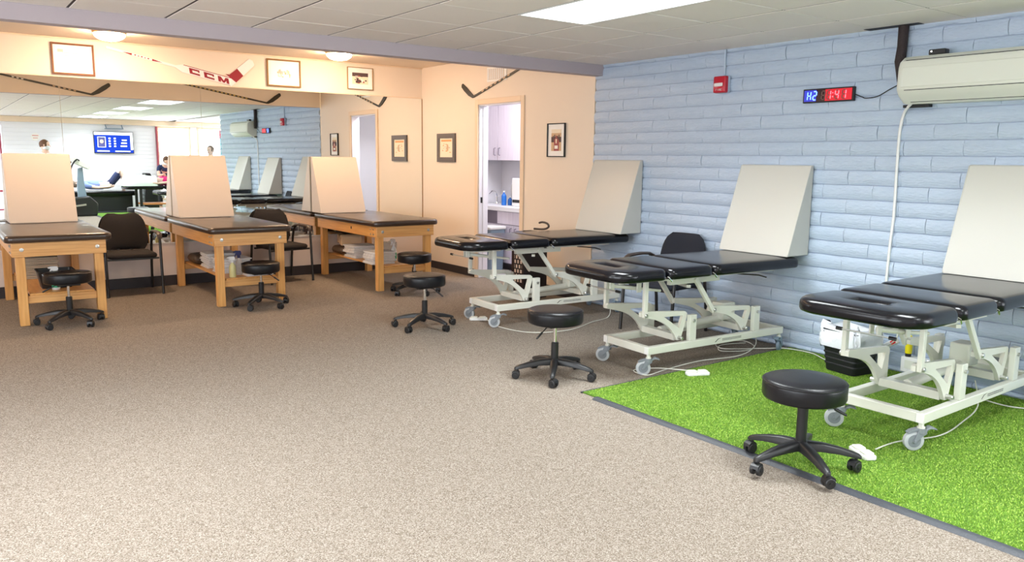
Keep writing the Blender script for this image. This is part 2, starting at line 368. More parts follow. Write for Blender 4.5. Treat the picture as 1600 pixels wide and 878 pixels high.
# ---------------------------------------------------------------- beam and ceilings
bm_ = MB(); bm_.box(XL, XR+.003, YB, 6.188, 2.335, ZH+.1); bo = bm_.build('beam', [M_lav, M_beige])
for p in bo.data.polygons:
    if p.normal.y > .9: p.material_index = 1
struct(bo)
struct(MB().box(XL, XR, 6.188, YM, ZH-.012, ZH+.1).build('ceiling_back', M_strip))
struct(MB().box(XL, XR, YM-.02, YM-.0005, 2.692, 2.706).build('trim_5', M_trim))
ce = struct(MB().box(XL, XR+.2, YF, YB-.001, ZC+.03, ZC+.08).build('ceiling', M_grid))
struct(MB().box(XR+.2, 8.1, YF, YE, ZC, ZC+.08).build('ceiling_recess', M_tile))
GX = [.83+.6*k for k in range(-7, 9)]; GX = [XL]+[x for x in GX if x > XL+.05]; GX = [x for x in GX if x < XR]+[XR]
GY = [5.58-.6*k for k in range(0, 18)]; GY = [y for y in GY if y > YF+.1]; GY = [YF]+GY[::-1]+[YB]
lights = [(x, y) for x in (3.23, .23, -2.17) for y in (3.18, .78, -1.62, -4.02)]
skip = set()
for lx, ly in lights:
    skip |= {(round(lx, 2), round(ly, 2)), (round(lx, 2), round(ly+.6, 2))}
tcache = {}
for i in range(len(GX)-1):
    for j in range(len(GY)-1):
        x0, x1, y0, y1 = GX[i], GX[i+1], GY[j], GY[j+1]
        if (round(x0, 2), round(y0, 2)) in skip: continue
        key = (round(x1-x0, 3), round(y1-y0, 3))
        if key not in tcache:
            a, b_ = (x1-x0)/2-.0085, (y1-y0)/2-.0048
            tcache[key] = MB().rings([[(x, y, z) for x, y in ((-a+t, -b_+t), (a-t, -b_+t), (a-t, b_-t), (-a+t, b_-t))] for t, z in ((0, .016), (0, .003), (.003, 0))]).mesh('ceiling_tile', M_tile)
        o = bpy.data.objects.new('ceiling_tile', tcache[key]); COL.objects.link(o); o.parent = ce
        o.location = ((x0+x1)/2, (y0+y1)/2, ZC+random.uniform(0, .0015))
g = MB()
for x in GX[1:-1]: g.box(x-.009, x+.009, YF, YB-.002, ZC+.004, ZC+.03)
for y in GY[1:-1]: g.box(XL, XR, y-.006, y+.006, ZC+.0045, ZC+.03)
g.build('grid_bars', M_grid, ce)
M_panel = mat('lit_diffuser', (.9, .92, .92), .5, emis=(.90, .97, 1), estr=PANEL)
lnames = ['glowing white ceiling light panel over the middle of the room', 'second light panel from the mirrors in the right-hand row', 'third light panel from the mirrors in the right-hand row', 'fourth light panel from the mirrors in the right-hand row']
for i, (lx, ly) in enumerate(lights):
    t = empty('ceiling_light', (lx+.3, ly+.6, ZC))
    MB().rings([[(x, y, z) for x, y in rrect(-.295+u, .295-u, -.595+u, .595-u, .004, 1)] for u, z in ((0, .02), (0, -.002), (.014, -.002), (.016, .008))], cap1=False).build('frame', M_white, t)
    MB().box(-.278, .278, -.578, .578, .004, .012).build('diffuser', M_panel, t)
    al = bpy.data.lights.new('panel_light', 'AREA'); al.shape = 'RECTANGLE'; al.size = .54; al.size_y = 1.14; al.energy = PANEL_W; al.color = (.93, .98, 1); al.spread = R(138)
    ao = bpy.data.objects.new('panel_light', al); COL.objects.link(ao); ao.location = (lx+.3, ly+.6, ZC-.006)
    row = i//4
    lab = lnames[i] if row == 0 else ['nearest to the mirrors', 'second from the mirrors', 'third from the mirrors', 'furthest from the mirrors'][i % 4]+(' light panel in the middle ceiling row' if row == 1 else ' light panel in the left ceiling row')
    tag(t, lab, 'ceiling light', 'fluorescent ceiling panels')
M_dome = mat('warm_lit_dome', (1, .9, .75), .4, emis=(1, .70, .46), estr=LAMP)
for (x, y, lab) in ((1.58, 8.95, 'warm glowing dome ceiling lamp above the certificate frame'), (4.0, 8.9, 'warm glowing dome ceiling lamp between the two right framed pictures'), (-1.2, 8.95, 'warm glowing dome ceiling lamp left of the photographed area')):
    t = tag(empty('dome_lamp', (x, y, ZH-.012)), lab, 'ceiling lamp')
    MB().lathe([(.155, -.0005), (.155, -.022), (.148, -.026)], 32).build('lamp_base', M_gold, t)
    MB().lathe([(.145, -.026), (.14, -.045), (.12, -.065), (.085, -.082), (.04, -.09), (.008, -.092)], 32).build('lamp_shade', M_dome, t)
    MB().lathe([(.012, -.092), (.012, -.104), (.004, -.11)], 12).build('finial', M_gold, t)
# ---------------------------------------------------------------- mirrors
seams = [-1.70, -.25, 1.20, 2.632, 4.098, XR-.010]
mn = ['mirror panel on the far left of the mirror wall, outside the picture edge', 'leftmost mirror panel in view, behind the left oak table', 'second mirror panel, between the first and second visible seams', 'third mirror panel, reflecting the blue block wall', 'rightmost mirror panel beside the room corner']
for i in range(5):
    a, b_ = seams[i]+.0018, seams[i+1]-.0018
    tag(MB().box(a, b_, YM-.008, YM-.001, .5035, 2.300).build('wall_mirror', M_mirror), mn[i], 'mirror', 'mirror panels')
tag(MB().box(XL+.02, seams[0]-.002, YM-.008, YM-.001, .5035, 2.3).build('wall_mirror', M_mirror), 'end mirror panel at the left corner of the mirror wall', 'mirror', 'mirror panels')
# ================================================================ oak treatment tables
def oak_table(x, y0=8.02, L=1.62, label=''):
    t = empty('oak_table', (x, y0, 0)); Wd = .69; q = .074
    for (a, b_) in ((0, 0), (Wd-q, 0), (0, L-q), (Wd-q, L-q)):
        MB().box(a, a+q, b_, b_+q, .0005, .735).build('leg', M_woodz, t, bevel=.004)
    MB().box(-.022, Wd+.022, -.024, -.0005, .612, .735).build('apron', M_woodx, t, bevel=.003)
    MB().box(-.022, Wd+.022, L+.0005, L+.024, .612, .735).build('apron', M_woodx, t, bevel=.003)
    MB().box(-.024, -.0005, .0005, L, .612, .735).build('apron', M_woody, t, bevel=.003)
    MB().box(Wd+.0005, Wd+.024, .0005, L, .612, .735).build('apron', M_woody, t, bevel=.003)
    MB().box(q+.0005, Wd-q-.0005, .018, .056, .195, .262).build('crossbar', M_woodx, t, bevel=.003)
    MB().box(q+.0005, Wd-q-.0005, L-.056, L-.018, .195, .262).build('crossbar', M_woodx, t, bevel=.003)
    MB().box(.09, Wd-.09, .02, L-.02, .2625, .281).build('shelf', M_woody, t, bevel=.003)
    MB().rings(padrings(-.075, Wd+.075, -.075, L+.05, .736, .80, .075, .028, .018)).build('padded_top', M_darkpad, t)
    for (a, b_, n) in ((.05, -.024, (0,-1,0)), (Wd-.05, -.024, (0,-1,0)), (-.024, .05, (-1,0,0)), (-.024, .12, (-1,0,0))):
        for zz in ((.675,) if n[1] else (.645, .70)):
            p = Vector((a, b_, zz)); nn = Vector(n)
            bo = MB().tube([p, p+nn*.003, p+nn*.004], [.017, .017, .012] if n[1] else [.009, .009, .006], 14)
            bo.tube([p+nn*.004, p+nn*.009], .008, 6)
            bo.build('bolt', M_zinc, t)
    return t
t1 = tag(oak_table(.56), 'oak treatment table with black padded top nearest the left picture edge', 'table', 'oak treatment tables')
t2 = tag(oak_table(2.255), 'middle oak treatment table between the two black armchairs', 'table', 'oak treatment tables')
t3 = tag(oak_table(4.02), 'right oak treatment table next to the beige corner', 'table', 'oak treatment tables')
MB().box(-.0265, -.0242, .62, .645, .665, .695).build('outlet_slot', M_dark, t3)
def wedge(w, d, h, mt):
    t = empty('wedge_cushion')
    b = MB(); td = .035
    # side outline in (y,z): back vertical at y=0, front slopes
    prof = [(0, 0), (-d, 0), (-d*.99, .02), (-td, h-.008), (-td+.01, h), (0, h)]
    rings = []
    for x, s in ((-w/2, 1), (-w/2+.006, 0), (w/2-.006, 0), (w/2, 1)):
        cy, cz = -d*.35, h*.4
        rings.append([(x, y+(.006 if y < cy else -.006)*s, z+(.006 if z < cz else -.006)*s) for y, z in prof])
    b.rings(rings); b.build('cushion_body', mt, t, bevel=.004)
    for x in (-w/2+.004, w/2-.004):
        MB().tube([(x, -d+.004, .012), (x, -td-.001, h-.008), (x, -.004, h-.003)], .0035, 6).build('piping', mt, t)
    return t
w0 = wedge(.61, .30, .70, M_tan)
for i, (x, lab) in enumerate(((.94, 'taupe vinyl wedge cushion on the leftmost oak table'), (2.56, 'taupe vinyl wedge cushion on the middle oak table'), (4.24, 'taupe vinyl wedge cushion on the right oak table by the corner'))):
    o = w0 if i == 0 else copy_tree(w0); place(o, (x, 9.69, .801)); tag(o, lab, 'wedge cushion', 'taupe wedge cushions')
wg = wedge(.66, .27, .70, M_grey)
# ================================================================ stools
def stool(rz, seat_h, legstyle=0, lever=0.6, label='', loc=(0,0), d=.385, tilt=0, sleeve=.245):
    t = empty('rolling_stool', (loc[0], loc[1], 0)); n = 5; r = d/2
    seat = MB().lathe([(r*.9, -.012), (r*.97, -.006), (r, .006), (r, .060), (r*.985, .074), (r*.95, .083), (r*.88, .088), (r*.5, .091), (.01, .092)], 40)
    so = seat.build('seat', M_seatvinyl, t, ang=60); so.location = (0, 0, seat_h-.092); so.rotation_euler = (tilt, 0, 0)
    MB().lathe([(r-.0, .0), (r+.0025, .004), (r-.0, .008)], 40, (0, 0, .070)).build('seam', M_seatvinyl, so)
    zt = seat_h-.106
    MB().box(-.09, .09, -.07, .07, zt-.018, zt).build('seat_plate', M_bplast, t, bevel=.004)
    MB().cyl((0, 0, sleeve-.01), (0, 0, zt-.012), .0125, 16).build('gas_cylinder', M_chrome, t)
    MB().lathe([(.024, .12), (.026, .14), (.026, sleeve), (.020, sleeve+.005)], 20).build('column_sleeve', M_bplast, t)
    lv = MB(); a = lever; u = Vector((math.cos(a), math.sin(a), 0))
    lv.tube([u*.02+Vector((0, 0, zt-.012)), u*.10+Vector((0, 0, zt-.018)), u*.15+Vector((0, 0, zt-.045))], .004, 8); lv.tube([u*.15+Vector((0, 0, zt-.045)), u*.205+Vector((0, 0, zt-.075))], [.008, .0065], 8)
    lv.build('lever', M_bplast, t)
    MB().lathe([(.034, .085), (.040, .09), (.038, .125), (.030, .135)], 20).build('base_hub', M_bplast, t)
    for k in range(n):
        a = rz+2*PI*k/n; c, s = math.cos(a), math.sin(a); Rm = Matrix.Rotation(a, 4, 'Z')
        lg = MB(); lg.M = Rm
        rr = []
        for (x, z, hw, hh) in ((.02, .112, .026, .022), (.10, .110, .025, .020), (.18, .099, .022, .016), (.245, .084, .018, .013), (.275, .076, .014, .010), (.284, .071, .010, .006)):
            rr.append([(x, y, z+zz) for y, zz in ((-hw, -hh), (hw, -hh), (hw, hh*.5), (hw*.6, hh), (-hw*.6, hh), (-hw, hh*.5))])
        lg.rings(rr); L = lg.build('leg', M_bplast, t, ang=50)
        cw = MB(); ca = a+random.uniform(-2.5, 2.5)
        cw.M = Matrix.Translation((c*.262, s*.262, 0)) @ Matrix.Rotation(ca, 4, 'Z')
        for sy in (-1, 1): cw.tube([(.012, sy*.006, .0265), (.012, sy*.010, .0265), (.012, sy*.023, .0265), (.012, sy*.026, .0265)], [.022, .0262, .0262, .022], 16)
        cw.tube([(.012, -.03, .0265), (.012, .03, .0265)], .008, 8)
        cw.build('caster_wheel', M_bplast, L)
        hd = MB(); hd.M = cw.M
        hd.prism([(-.014, .030), (-.012, .048), (0, .059), (.02, .060), (.036, .050), (.04, .036), (.030, .048), (.012, .052), (0, .045)], -.021, .021); hd.cyl((0, 0, .05), (0, 0, .072), .007, 8)
        hd.build('caster_hood', M_bplast, L)
    tag(t, label, 'stool', 'black rolling stools'); return t
stool(.2, .475, label='black rolling stool in front of the leftmost oak table', loc=(.935, 7.92), lever=2.8, tilt=R(-2))
stool(.15, .455, label='black rolling stool at the near end of the middle oak table', loc=(2.63, 7.84), lever=-.9, d=.37)
stool(.9, .455, label='black rolling stool tucked by the right oak table, behind another stool', loc=(4.325, 7.73), lever=-2.2, d=.38)
stool(-.1, .485, label='black rolling stool alone on the carpet left of the electric tables', loc=(3.49, 6.06), lever=-1.2, d=.375)
stool(.2, .488, label='black rolling stool on the carpet beside the green turf corner', loc=(3.425, 4.15), lever=-2.9, d=.385)
stool(.42, .452, label='nearest black rolling stool, standing on the edge of the turf', loc=(3.365, 2.165), lever=-.75, d=.395, sleeve=.305).location.z = .0145
# ================================================================ guest chairs
def chair(label, loc, rz, mt):
    t = tag(empty('guest_chair', (*loc, 0), rz), label, 'chair', 'black guest armchairs')   # faces -y
    # seat
    MB().rings(padrings(-.245, .245, -.24, .23, .40, .465, .07, .03, .02, dome=.012)).build('seat', mt, t, ang=60)
    # backrest, curved and rounded
    nx, nz = 10, 10; fr = []; bk = []
    for j in range(nz+1):
        t_ = j/nz; z = .455+t_*.40
        hw = .215+.028*math.sin(PI*min(1, t_*1.0+.12)); 
        if t_ > .62: hw *= math.sqrt(max(0.02, 1-((t_-.62)/.385)**2.6))*.42+.58
        if t_ < .12: hw *= .90+.1*t_/.12
        for i in range(nx+1):
            s_ = i/nx*2-1; y = .235+.06*t_-.045*(1-s_*s_)*-1*.6-.02
            yy = .215+.075*t_+.030*(1-s_*s_); e = (1-abs(s_)**4)*(1-abs(t_*2-1)**6)
            fr.append((s_*hw, yy-.030*e, z)); bk.append((s_*hw, yy+.020*e+.008, z))
    fs = []; n = (nx+1)*(nz+1)
    for j in range(nz):
        for i in range(nx):
            a = j*(nx+1)+i; fs += [(a, a+1, a+nx+2, a+nx+1), (a+n, a+nx+1+n, a+nx+2+n, a+1+n)]
    bd = [i for i in range(nx+1)]+[(j+1)*(nx+1)-1 for j in range(1, nz+1)]+[nz*(nx+1)+i for i in range(nx-1, -1, -1)]+[j*(nx+1) for j in range(nz-1, 0, -1)]
    for k in range(len(bd)): fs.append((bd[k], bd[(k+1) % len(bd)], bd[(k+1) % len(bd)]+n, bd[k]+n))
    MB().add(fr+bk, fs).build('backrest', mt, t, ang=80)
    MB().bar((-.255, -.215, .395), (.255, -.215, .395), .02, .02).bar((-.255, .2, .395), (.255, .2, .395), .02, .02).build('seat_frame', M_bmetal, t, bevel=.003)
    MB().bar((-.07, .225, .39), (-.07, .275, .60), .03, .008).bar((.07, .225, .39), (.07, .275, .60), .03, .008).build('back_bracket', M_bmetal, t)
    for s in (-1, 1):
        x = s*.272
        MB().tube([(x, -.255, .003), (x, -.235, .25), (x, -.215, .56), (x, -.205, .615), (x, -.175, .645)], .0145, 8).build('leg', M_bmetal, t)
        MB().tube([(x, .275, .003), (x, .255, .25), (x, .215, .50), (x, .185, .60), (x, .14, .642)], .0145, 8).build('leg', M_bmetal, t)
        MB().rings([[(x+a, y, z+b_) for a, b_ in ((-.022, -.010), (.022, -.010), (.026, .002), (.016, .013), (-.016, .013), (-.026, .002))] for y, z in ((-.215, .610), (-.20, .645), (-.16, .662), (0, .668), (.12, .660), (.19, .632))]).build('armrest', M_armrest, t, ang=50)
    return t
chair('black fabric guest armchair between the left and middle oak tables', (1.72, 9.40), 0, M_fabric)
chair('black fabric guest armchair between the middle and right oak tables', (3.42, 9.40), R(8), M_fabric)
chair('dark guest armchair against the blue wall behind the middle electric table', (5.20, 4.80), R(-84), M_fabricn)
# ================================================================ electric treatment tables
def electric(label, loc, rz, topz, marks=True):
    t = tag(empty('electric_treatment_table', (*loc, 0), rz), label, 'treatment table', 'electric treatment tables')
    x0, hw = -.05, .355; dz = topz-.085
    # head pad with face hole
    rs = [.17, .07, .07, .17]; hn = 10; e = .038
    rings = padrings(x0, .405, -hw, hw, dz, topz, rs, e, .018, hn, dome=.008)
    cx, cy = .15, 0
    def ell(rx, ry, z, ref): 
        out = []
        for p in ref:
            a = math.atan2((p[1]-cy)/hw, (p[0]-cx)/.2); out.append((cx+rx*math.cos(a), cy+ry*math.sin(a), z))
        return out
    ref = rings[-1]
    rings += [ell(.100, .155, topz-.001, ref), ell(.080, .125, topz-.006, ref), ell(.062, .092, topz-.018, ref), ell(.050, .072, topz-.040, ref), ell(.048, .068, dz-.002, ref)]
    b = MB().rings(rings, cap0=False, cap1=False)
    n = len(ref); L = len(rings); b.f += [(k, (k+1) % n, (L-1)*n+(k+1) % n, (L-1)*n+k) for k in range(n)]; b.mi += [0]*n
    b.build('head_pad', M_blackvinyl, t, ang=70)
    MB().rings(padrings(.412, .845, -hw, hw, dz, topz, .06, e, .018, dome=.006)).build('middle_pad', M_blackvinyl, t, ang=60)
    MB().rings(padrings(.852, 1.79, -hw, hw, dz, topz, .06, e, .018, dome=.006)).build('body_pad', M_blackvinyl, t, ang=60)
    for xx in (.4085, .8485):
        MB().tube([(xx, -hw+.03, dz+.02), (xx, -hw+.012, dz+.012), (xx+.03, -hw+.02, dz-.012)], .006, 6).tube([(xx, hw-.03, dz+.02), (xx, hw-.012, dz+.012)], .006, 6).build('hinge', M_chrome, t)
    z = dz
    f = MB()
    for s in (-1, 1):
        f.box(.10, .40, s*.17-.012, s*.17+.012, z-.030, z-.0005); f.box(.43, .84, s*.22-.012, s*.22+.012, z-.026, z-.0005); f.box(.87, 1.60, s*.24-.012, s*.24+.012, z-.022, z-.0005)
        f.box(.55, 1.05, s*.19-.018, s*.19+.018, z-.065, z-.027)
    for xx in (.12, .36, .5, .8, 1.0, 1.55): f.box(xx-.015, xx+.015, -.24 if xx > .45 else -.17, .24 if xx > .45 else .17, z-.026, z-.004)
    f.build('pad_frame', M_steel, t, bevel=.002)
    # base frame
    b = MB()
    for s in (-1, 1): b.box(.33, 1.76, s*.225-.021, s*.225+.021, .150, .205)
    b.box(.33, .372, -.204, .204, .150, .2045); b.box(1.718, 1.76, -.204, .204, .150, .2045)
    b.build('base_frame', M_steel, t, bevel=.004)
    for xx in (.33, 1.76):
        for s in (-1, 1): MB().box(xx-(.0035 if xx < 1 else 0), xx+(0 if xx < 1 else .0035), s*.225-.019, s*.225+.019, .153, .202).build('end_cap', M_white, t)
    if marks:
        mk = MB(); yy = -.2466
        mk.prism([(.99, .168), (1.0, .168), (1.025, .186), (1.06, .194), (1.02, .190)], yy, yy+.0004)
        for k in range(2): 
            for c in range(16): mk.box(1.07+c*.013, 1.079+c*.013, yy, yy+.0004, .172+k*.010, .177+k*.010)
        mk.build('printed_mark', M_dark, t)
    # casters
    for k, (xx, s) in enumerate(((.352, -1), (.352, 1), (1.738, -1), (1.738, 1))):
        y = s*.225; a = [2.5, 2.2, .4, .5][k]
        c = empty('caster', (xx, y, 0)); c.parent = t
        MB().lathe([(.021, .112), (.021, .128), (.014, .130), (.014, .150)], 14).build('stem', M_steel, c)
        mt = M_casterp if xx < 1 else M_casterb
        hh = MB(); hh.M = Matrix.Rotation(a, 4, 'Z')
        hh.cyl((0, 0, .094), (0, 0, .122), .028, 16)
        for sy in (-1, 1): hh.prism([(-.024, .118), (.020, .118), (.030, .09), (.046, .048), (.030, .042), (.004, .075), (-.022, .094)], sy*.017, sy*.023)
        hh.prism([(-.03, .108), (-.026, .122), (.02, .122), (.055, .112), (.075, .098), (.07, .092), (.03, .105)], -.017, .017)
        hh.build('caster_fork', mt, c, bevel=.001, seg=1)
        wz = MB(); wz.M = hh.M
        wz.tube([(.035, -.014, .0525), (.035, -.011, .0525), (.035, .011, .0525), (.035, .014, .0525)], [.046, .052, .052, .046], 24); wz.build('tyre', M_tyre if xx < 1 else M_casterb, c)
        hb = MB(); hb.M = hh.M; hb.cyl((.035, -.0155, .0525), (.035, .0155, .0525), .034, 20); hb.cyl((.035, -.027, .0525), (.035, .027, .0525), .009, 10); hb.build('wheel_hub', mt, c)
        pd = MB(); pd.M = hh.M; pd.prism([(-.022, .120), (-.045, .132), (-.075, .122), (-.078, .114), (-.045, .120), (-.02, .108)], -.020, .020); pd.build('brake_pedal', mt, c, bevel=.002, seg=1)
    # lift linkage: two cranks on each side
    bz = (topz-.77)
    for s in (-1, 1):
        y = s*.185
        for (px_, top, cr, post) in ((.315, (.315, z-.004), (.70, .66), .765), (.995, (.79, z-.03), (1.385, 1.345), 1.45)):
            pz = .425+bz if px_ < .5 else .405+bz
            # crank plate: triangle-like with curved lower edge and an opening
            A = Vector((px_, pz)); B = Vector((cr[0]+.02, pz-.035)); C_ = Vector((cr[1], .225))
            outer = [(A.x-.022, A.y-.012), (A.x-.022, A.y+.014), (A.x-.006, A.y+.026), (B.x, B.y+.026), (B.x+.02, B.y+.010), (B.x+.018, B.y-.02), (C_.x+.034, C_.y+.02), (C_.x+.022, C_.y-.014), (C_.x-.010, C_.y-.014)]
            for q in range(1, 8):
                u = q/8; P0, P1, P2 = Vector((C_.x-.022, C_.y)), Vector((C_.x-.10, A.y-.055)), A+Vector((.02, -.026))
                p = P0*(1-u)**2+P1*2*u*(1-u)+P2*u*u; outer.append((p.x, p.y))
            # ring plate made of strips so the triangular opening stays open
            H = [Vector((A.x+.20, B.y+.002)), Vector((B.x-.022, B.y-.004)), Vector((C_.x+.006, C_.y+.075))]
            bmx = bmesh.new()
            vo = [bmx.verts.new((p[0], y-.012, p[1])) for p in outer]; vh = [bmx.verts.new((p.x, y-.012, p.y)) for p in H]
            eo = [bmx.edges.new((vo[i], vo[(i+1) % len(vo)])) for i in range(len(vo))]+[bmx.edges.new((vh[i], vh[(i+1) % 3])) for i in range(3)]
            r_ = bmesh.ops.triangle_fill(bmx, use_beauty=True, use_dissolve=False, edges=eo, normal=(0, -1, 0))
            fc = list(bmx.faces); ex = bmesh.ops.extrude_face_region(bmx, geom=fc)
            bmesh.ops.translate(bmx, verts=[v for v in ex['geom'] if isinstance(v, bmesh.types.BMVert)], vec=(0, .024, 0))
            bmesh.ops.recalc_face_normals(bmx, faces=bmx.faces)
            me = bpy.data.meshes.new('lift_crank'); bmx.to_mesh(me); bmx.free(); me.materials.append(M_steel)
            o = bpy.data.objects.new('lift_crank', me); COL.objects.link(o); o.parent = t
            yl = y+s*.026
            MB().bar((px_, yl, pz-.015), (top[0], yl, top[1]), .026, .034, upv=(1, 0, 0)).build('lift_link', M_steel, t, bevel=.003)
            MB().box(post-.033, post+.033, s*.222-.018, s*.222+.018, .2055, .392+bz).build('bracket_post', M_steel, t, bevel=.003)
            bt = MB(); 
            for p in ((px_, pz), (C_.x+.004, C_.y+.006)):
                bt = MB(); bt.tube([(p[0], y+s*.013, p[1]), (p[0], y+s*.047, p[1]), (p[0], y+s*.052, p[1])], [.014, .014, .010], 10); bt.build('pivot_bolt', M_zinc, t)
            MB().tube([(post, s*.241, .350+bz), (post, s*.254, .350+bz)], .011, 8).build('pivot_bolt', M_zinc, t)
    for xx in (.665, 1.35): MB().box(xx-.028, xx+.028, -.172, .172, .207, .255).build('cross_tube', M_steel, t, bevel=.003)
    MB().cyl((.69, .03, .24), (1.32, .03, .27), .030, 16).build('actuator_tube', M_steel, t)
    MB().box(1.30, 1.44, -.03, .09, .26, .40).build('motor_housing', M_ac, t, bevel=.01)
    for s in (-1,): MB().bar((.75, -.19, z-.09), (1.02, .19, z-.14), .03, .02).build('brace', M_steel, t)
    # gas spring and trigger bar under the head pad
    MB().tube([(.14, -.06, z-.055), (.33, -.10, z-.085)], .0145, 12).build('gas_spring', M_steel, t)
    MB().tube([(.33, -.10, z-.085), (.52, -.14, z-.11)], .010, 12).build('gas_spring_rod', M_steel, t)
    for a in ((.10, .14, -.085, -.075, z-.085, z-.005), (.10, .14, -.045, -.035, z-.085, z-.005), (.31, .35, -.13, -.12, z-.11, z-.03)): MB().box(*a).build('spring_bracket', M_steel, t, bevel=.002, seg=1)
    MB().tube([(.06, .10, z-.07), (.11, -.16, z-.082)], .0045, 8).build('trigger_bar', M_zinc, t)
    for p0, p1 in (((.06, .12, z-.069), (.0625, .09, z-.0705)), ((.107, -.14, z-.081), (.113, -.175, z-.083))): MB().cyl(p0, p1, .010, 10).build('grip', M_bplast, t)
    MB().tube([(1.25, -.20, z-.03), (1.42, -.26, z-.045), (1.46, -.30, z-.06)], .005, 8).build('side_lever', M_bplast, t)
    return t
EA = electric('electric treatment table farthest back, nearest the doorway', (3.70, 5.945), R(-3), .80)
EB = electric('middle electric treatment table, its casters just behind the turf edge', (3.665, 4.058), R(-3.5), .775)
EC = electric('nearest electric treatment table standing on the green turf', (3.745, 2.165), R(.5), .785)
EC.location.z = .010
for i, (y, z, lab) in enumerate(((5.79, .801, 'light grey wedge cushion on the farthest electric table'), (3.955, .776, 'light grey wedge cushion on the middle electric table'), (2.14, .796, 'light grey wedge cushion on the electric table over the turf'))):
    o = wg if i == 0 else copy_tree(wg); place(o, (XR-.015, y, z), R(-90)); tag(o, lab, 'wedge cushion', 'light grey wedge cushions')
# foot pedals and cords
def pedal(loc, rz, label):
    t = tag(empty('foot_pedal', (*loc, .009 if loc[0] > 3.34 and loc[1] < 3.74 else .001), rz), label, 'foot pedal')
    MB().rings(padrings(-.085, .085, -.035, .035, 0, .022, .02, .008, .003)).build('pedal_base', M_white, t)
    MB().rings(padrings(-.07, -.008, -.027, .027, .0225, .032, .012, .004, .002)).build('pedal_button', M_ac, t)
    MB().rings(padrings(.008, .07, -.027, .027, .0225, .032, .012, .004, .002)).build('pedal_button', M_ac, t)
    return t
pedal((4.08, 6.08), R(-35), 'white foot pedal on the carpet under the farthest electric table')
pedal((4.28, 3.60), R(-25), 'white foot pedal at the back edge of the green turf')
pedal((3.79, 2.08), R(60), 'white foot pedal on the turf beside the nearest rolling stool')
def spline(pts, n=8):
    P = [Vector(p) for p in pts]; P = [P[0]]+P+[P[-1]]; out = []
    for i in range(1, len(P)-2):
        for k in range(n):
            t = k/n; a, b, c, d_ = P[i-1], P[i], P[i+1], P[i+2]
            out.append(.5*((2*b)+(-a+c)*t+(2*a-5*b+4*c-d_)*t*t+(-a+3*b-3*c+d_)*t**3))
    return out+[P[-2]]
def cord(pts, r, label, m=None, par=None, name='power_cord'):
    o = MB().tube(spline(pts), r, 6).build(name, m or M_cord); o['label'] = label
    o.parent = par; o.matrix_parent_inverse = (Matrix.Translation(par.location) @ par.rotation_euler.to_matrix().to_4x4()).inverted(); return o
cord([(4.12, 6.02, .02), (4.05, 5.7, .006), (4.15, 5.35, .006), (4.5, 5.25, .006), (4.9, 5.40, .006), (5.2, 5.50, .006), (5.3, 5.6, .10), (5.25, 5.7, .2)], .004, 'thin white cord trailing on the carpet', par=EA)
cord([(4.25, 3.66, .03), (4.15, 3.86, .018), (4.0, 3.95, .006), (3.98, 3.80, .006), (4.2, 3.83, .006), (4.6, 3.86, .006), (5.0, 3.80, .006), (5.25, 3.84, .05), (5.3, 3.9, .15)], .004, 'thin white cord running to the foot pedal', par=EB)
cord([(5.40, 4.05, .006), (5.15, 4.1, .01), (5.0, 3.98, .006), (5.15, 3.86, .012), (5.35, 3.92, .006), (5.42, 4.1, .012), (5.2, 4.18, .006), (5.05, 4.0, .014), (5.3, 3.82, .018), (5.46, 3.7, .02), (5.50, 3.5, .018), (5.40, 3.3, .018), (5.48, 3.2, .02)], .004, 'tangle of white cable coiled by the wall', par=EB)
cord([(3.88, 2.06, .025), (4.1, 2.06, .02), (4.4, 1.98, .018), (4.75, 2.02, .018), (5.0, 2.05, .06), (5.05, 2.1, .2)], .004, 'thin white cord across the turf', par=EC)
cord([(5.3, 2.2, .03), (5.3, 2.0, .018), (5.42, 1.8, .018), (5.5, 1.6, .02)], .004, 'thin white cord near the wall', par=EC)
ps = tag(empty('power_strip', (5.50, 2.90, .20), 0), 'white plug adapter with glowing red switch behind the waste bin', 'power strip')
q = MB(); q.M = Matrix.Rotation(R(-35), 4, 'X'); q.box(-.02, .02, -.09, .09, -.02, .02); q.build('strip_body', M_white, ps, bevel=.006)
q = MB(); q.M = Matrix.Rotation(R(-35), 4, 'X'); q.box(-.024, -.0205, -.08, -.045, -.013, .013); q.build('red_switch', mat('red_switch', (.7, .02, .02), .3), ps)
cord([(5.5, 2.95, .36), (5.47, 2.85, .40), (5.44, 2.80, .30), (5.46, 2.86, .22), (5.48, 2.93, .18)], .005, 'white power lead looping beside the bin', par=ps)
# yellow tube on the ledge box
o = tag(empty('wall_outlet_box', (XR-.07, 2.62, .04)), 'white outlet box low on the blue wall behind the nearest electric table', 'outlet box')
MB().box(-.03, .05, -.07, .16, 0, .11).build('box_body', M_white, o, bevel=.006); MB().box(-.033, -.0305, .06, .13, .03, .09).build('socket_plate', M_ac, o)
o = tag(empty('yellow_tube', (XR-.07, 2.745, .151)), 'yellow tube with a dark cap standing behind the nearest electric table', 'bottle')
MB().lathe([(.02, 0), (.02, .022)], 16).build('cap', M_dark, o)
MB().lathe([(.0225, .0225), (.0235, .05), (.0235, .10), (.022, .135), (.016, .15), (.006, .155)], 16).build('tube_body', M_yellow, o)
o = tag(empty('wall_outlet_box', (XR-.06, 2.18, .16)), 'cream control box with wires on the wall below the nearest wedge cushion', 'outlet box')
MB().box(-.03, .055, -.10, .10, 0, .14).build('box_body', M_ac, o, bevel=.008); MB().box(-.0335, -.0305, -.04, .02, .03, .11).build('socket_plate', M_casterp, o)
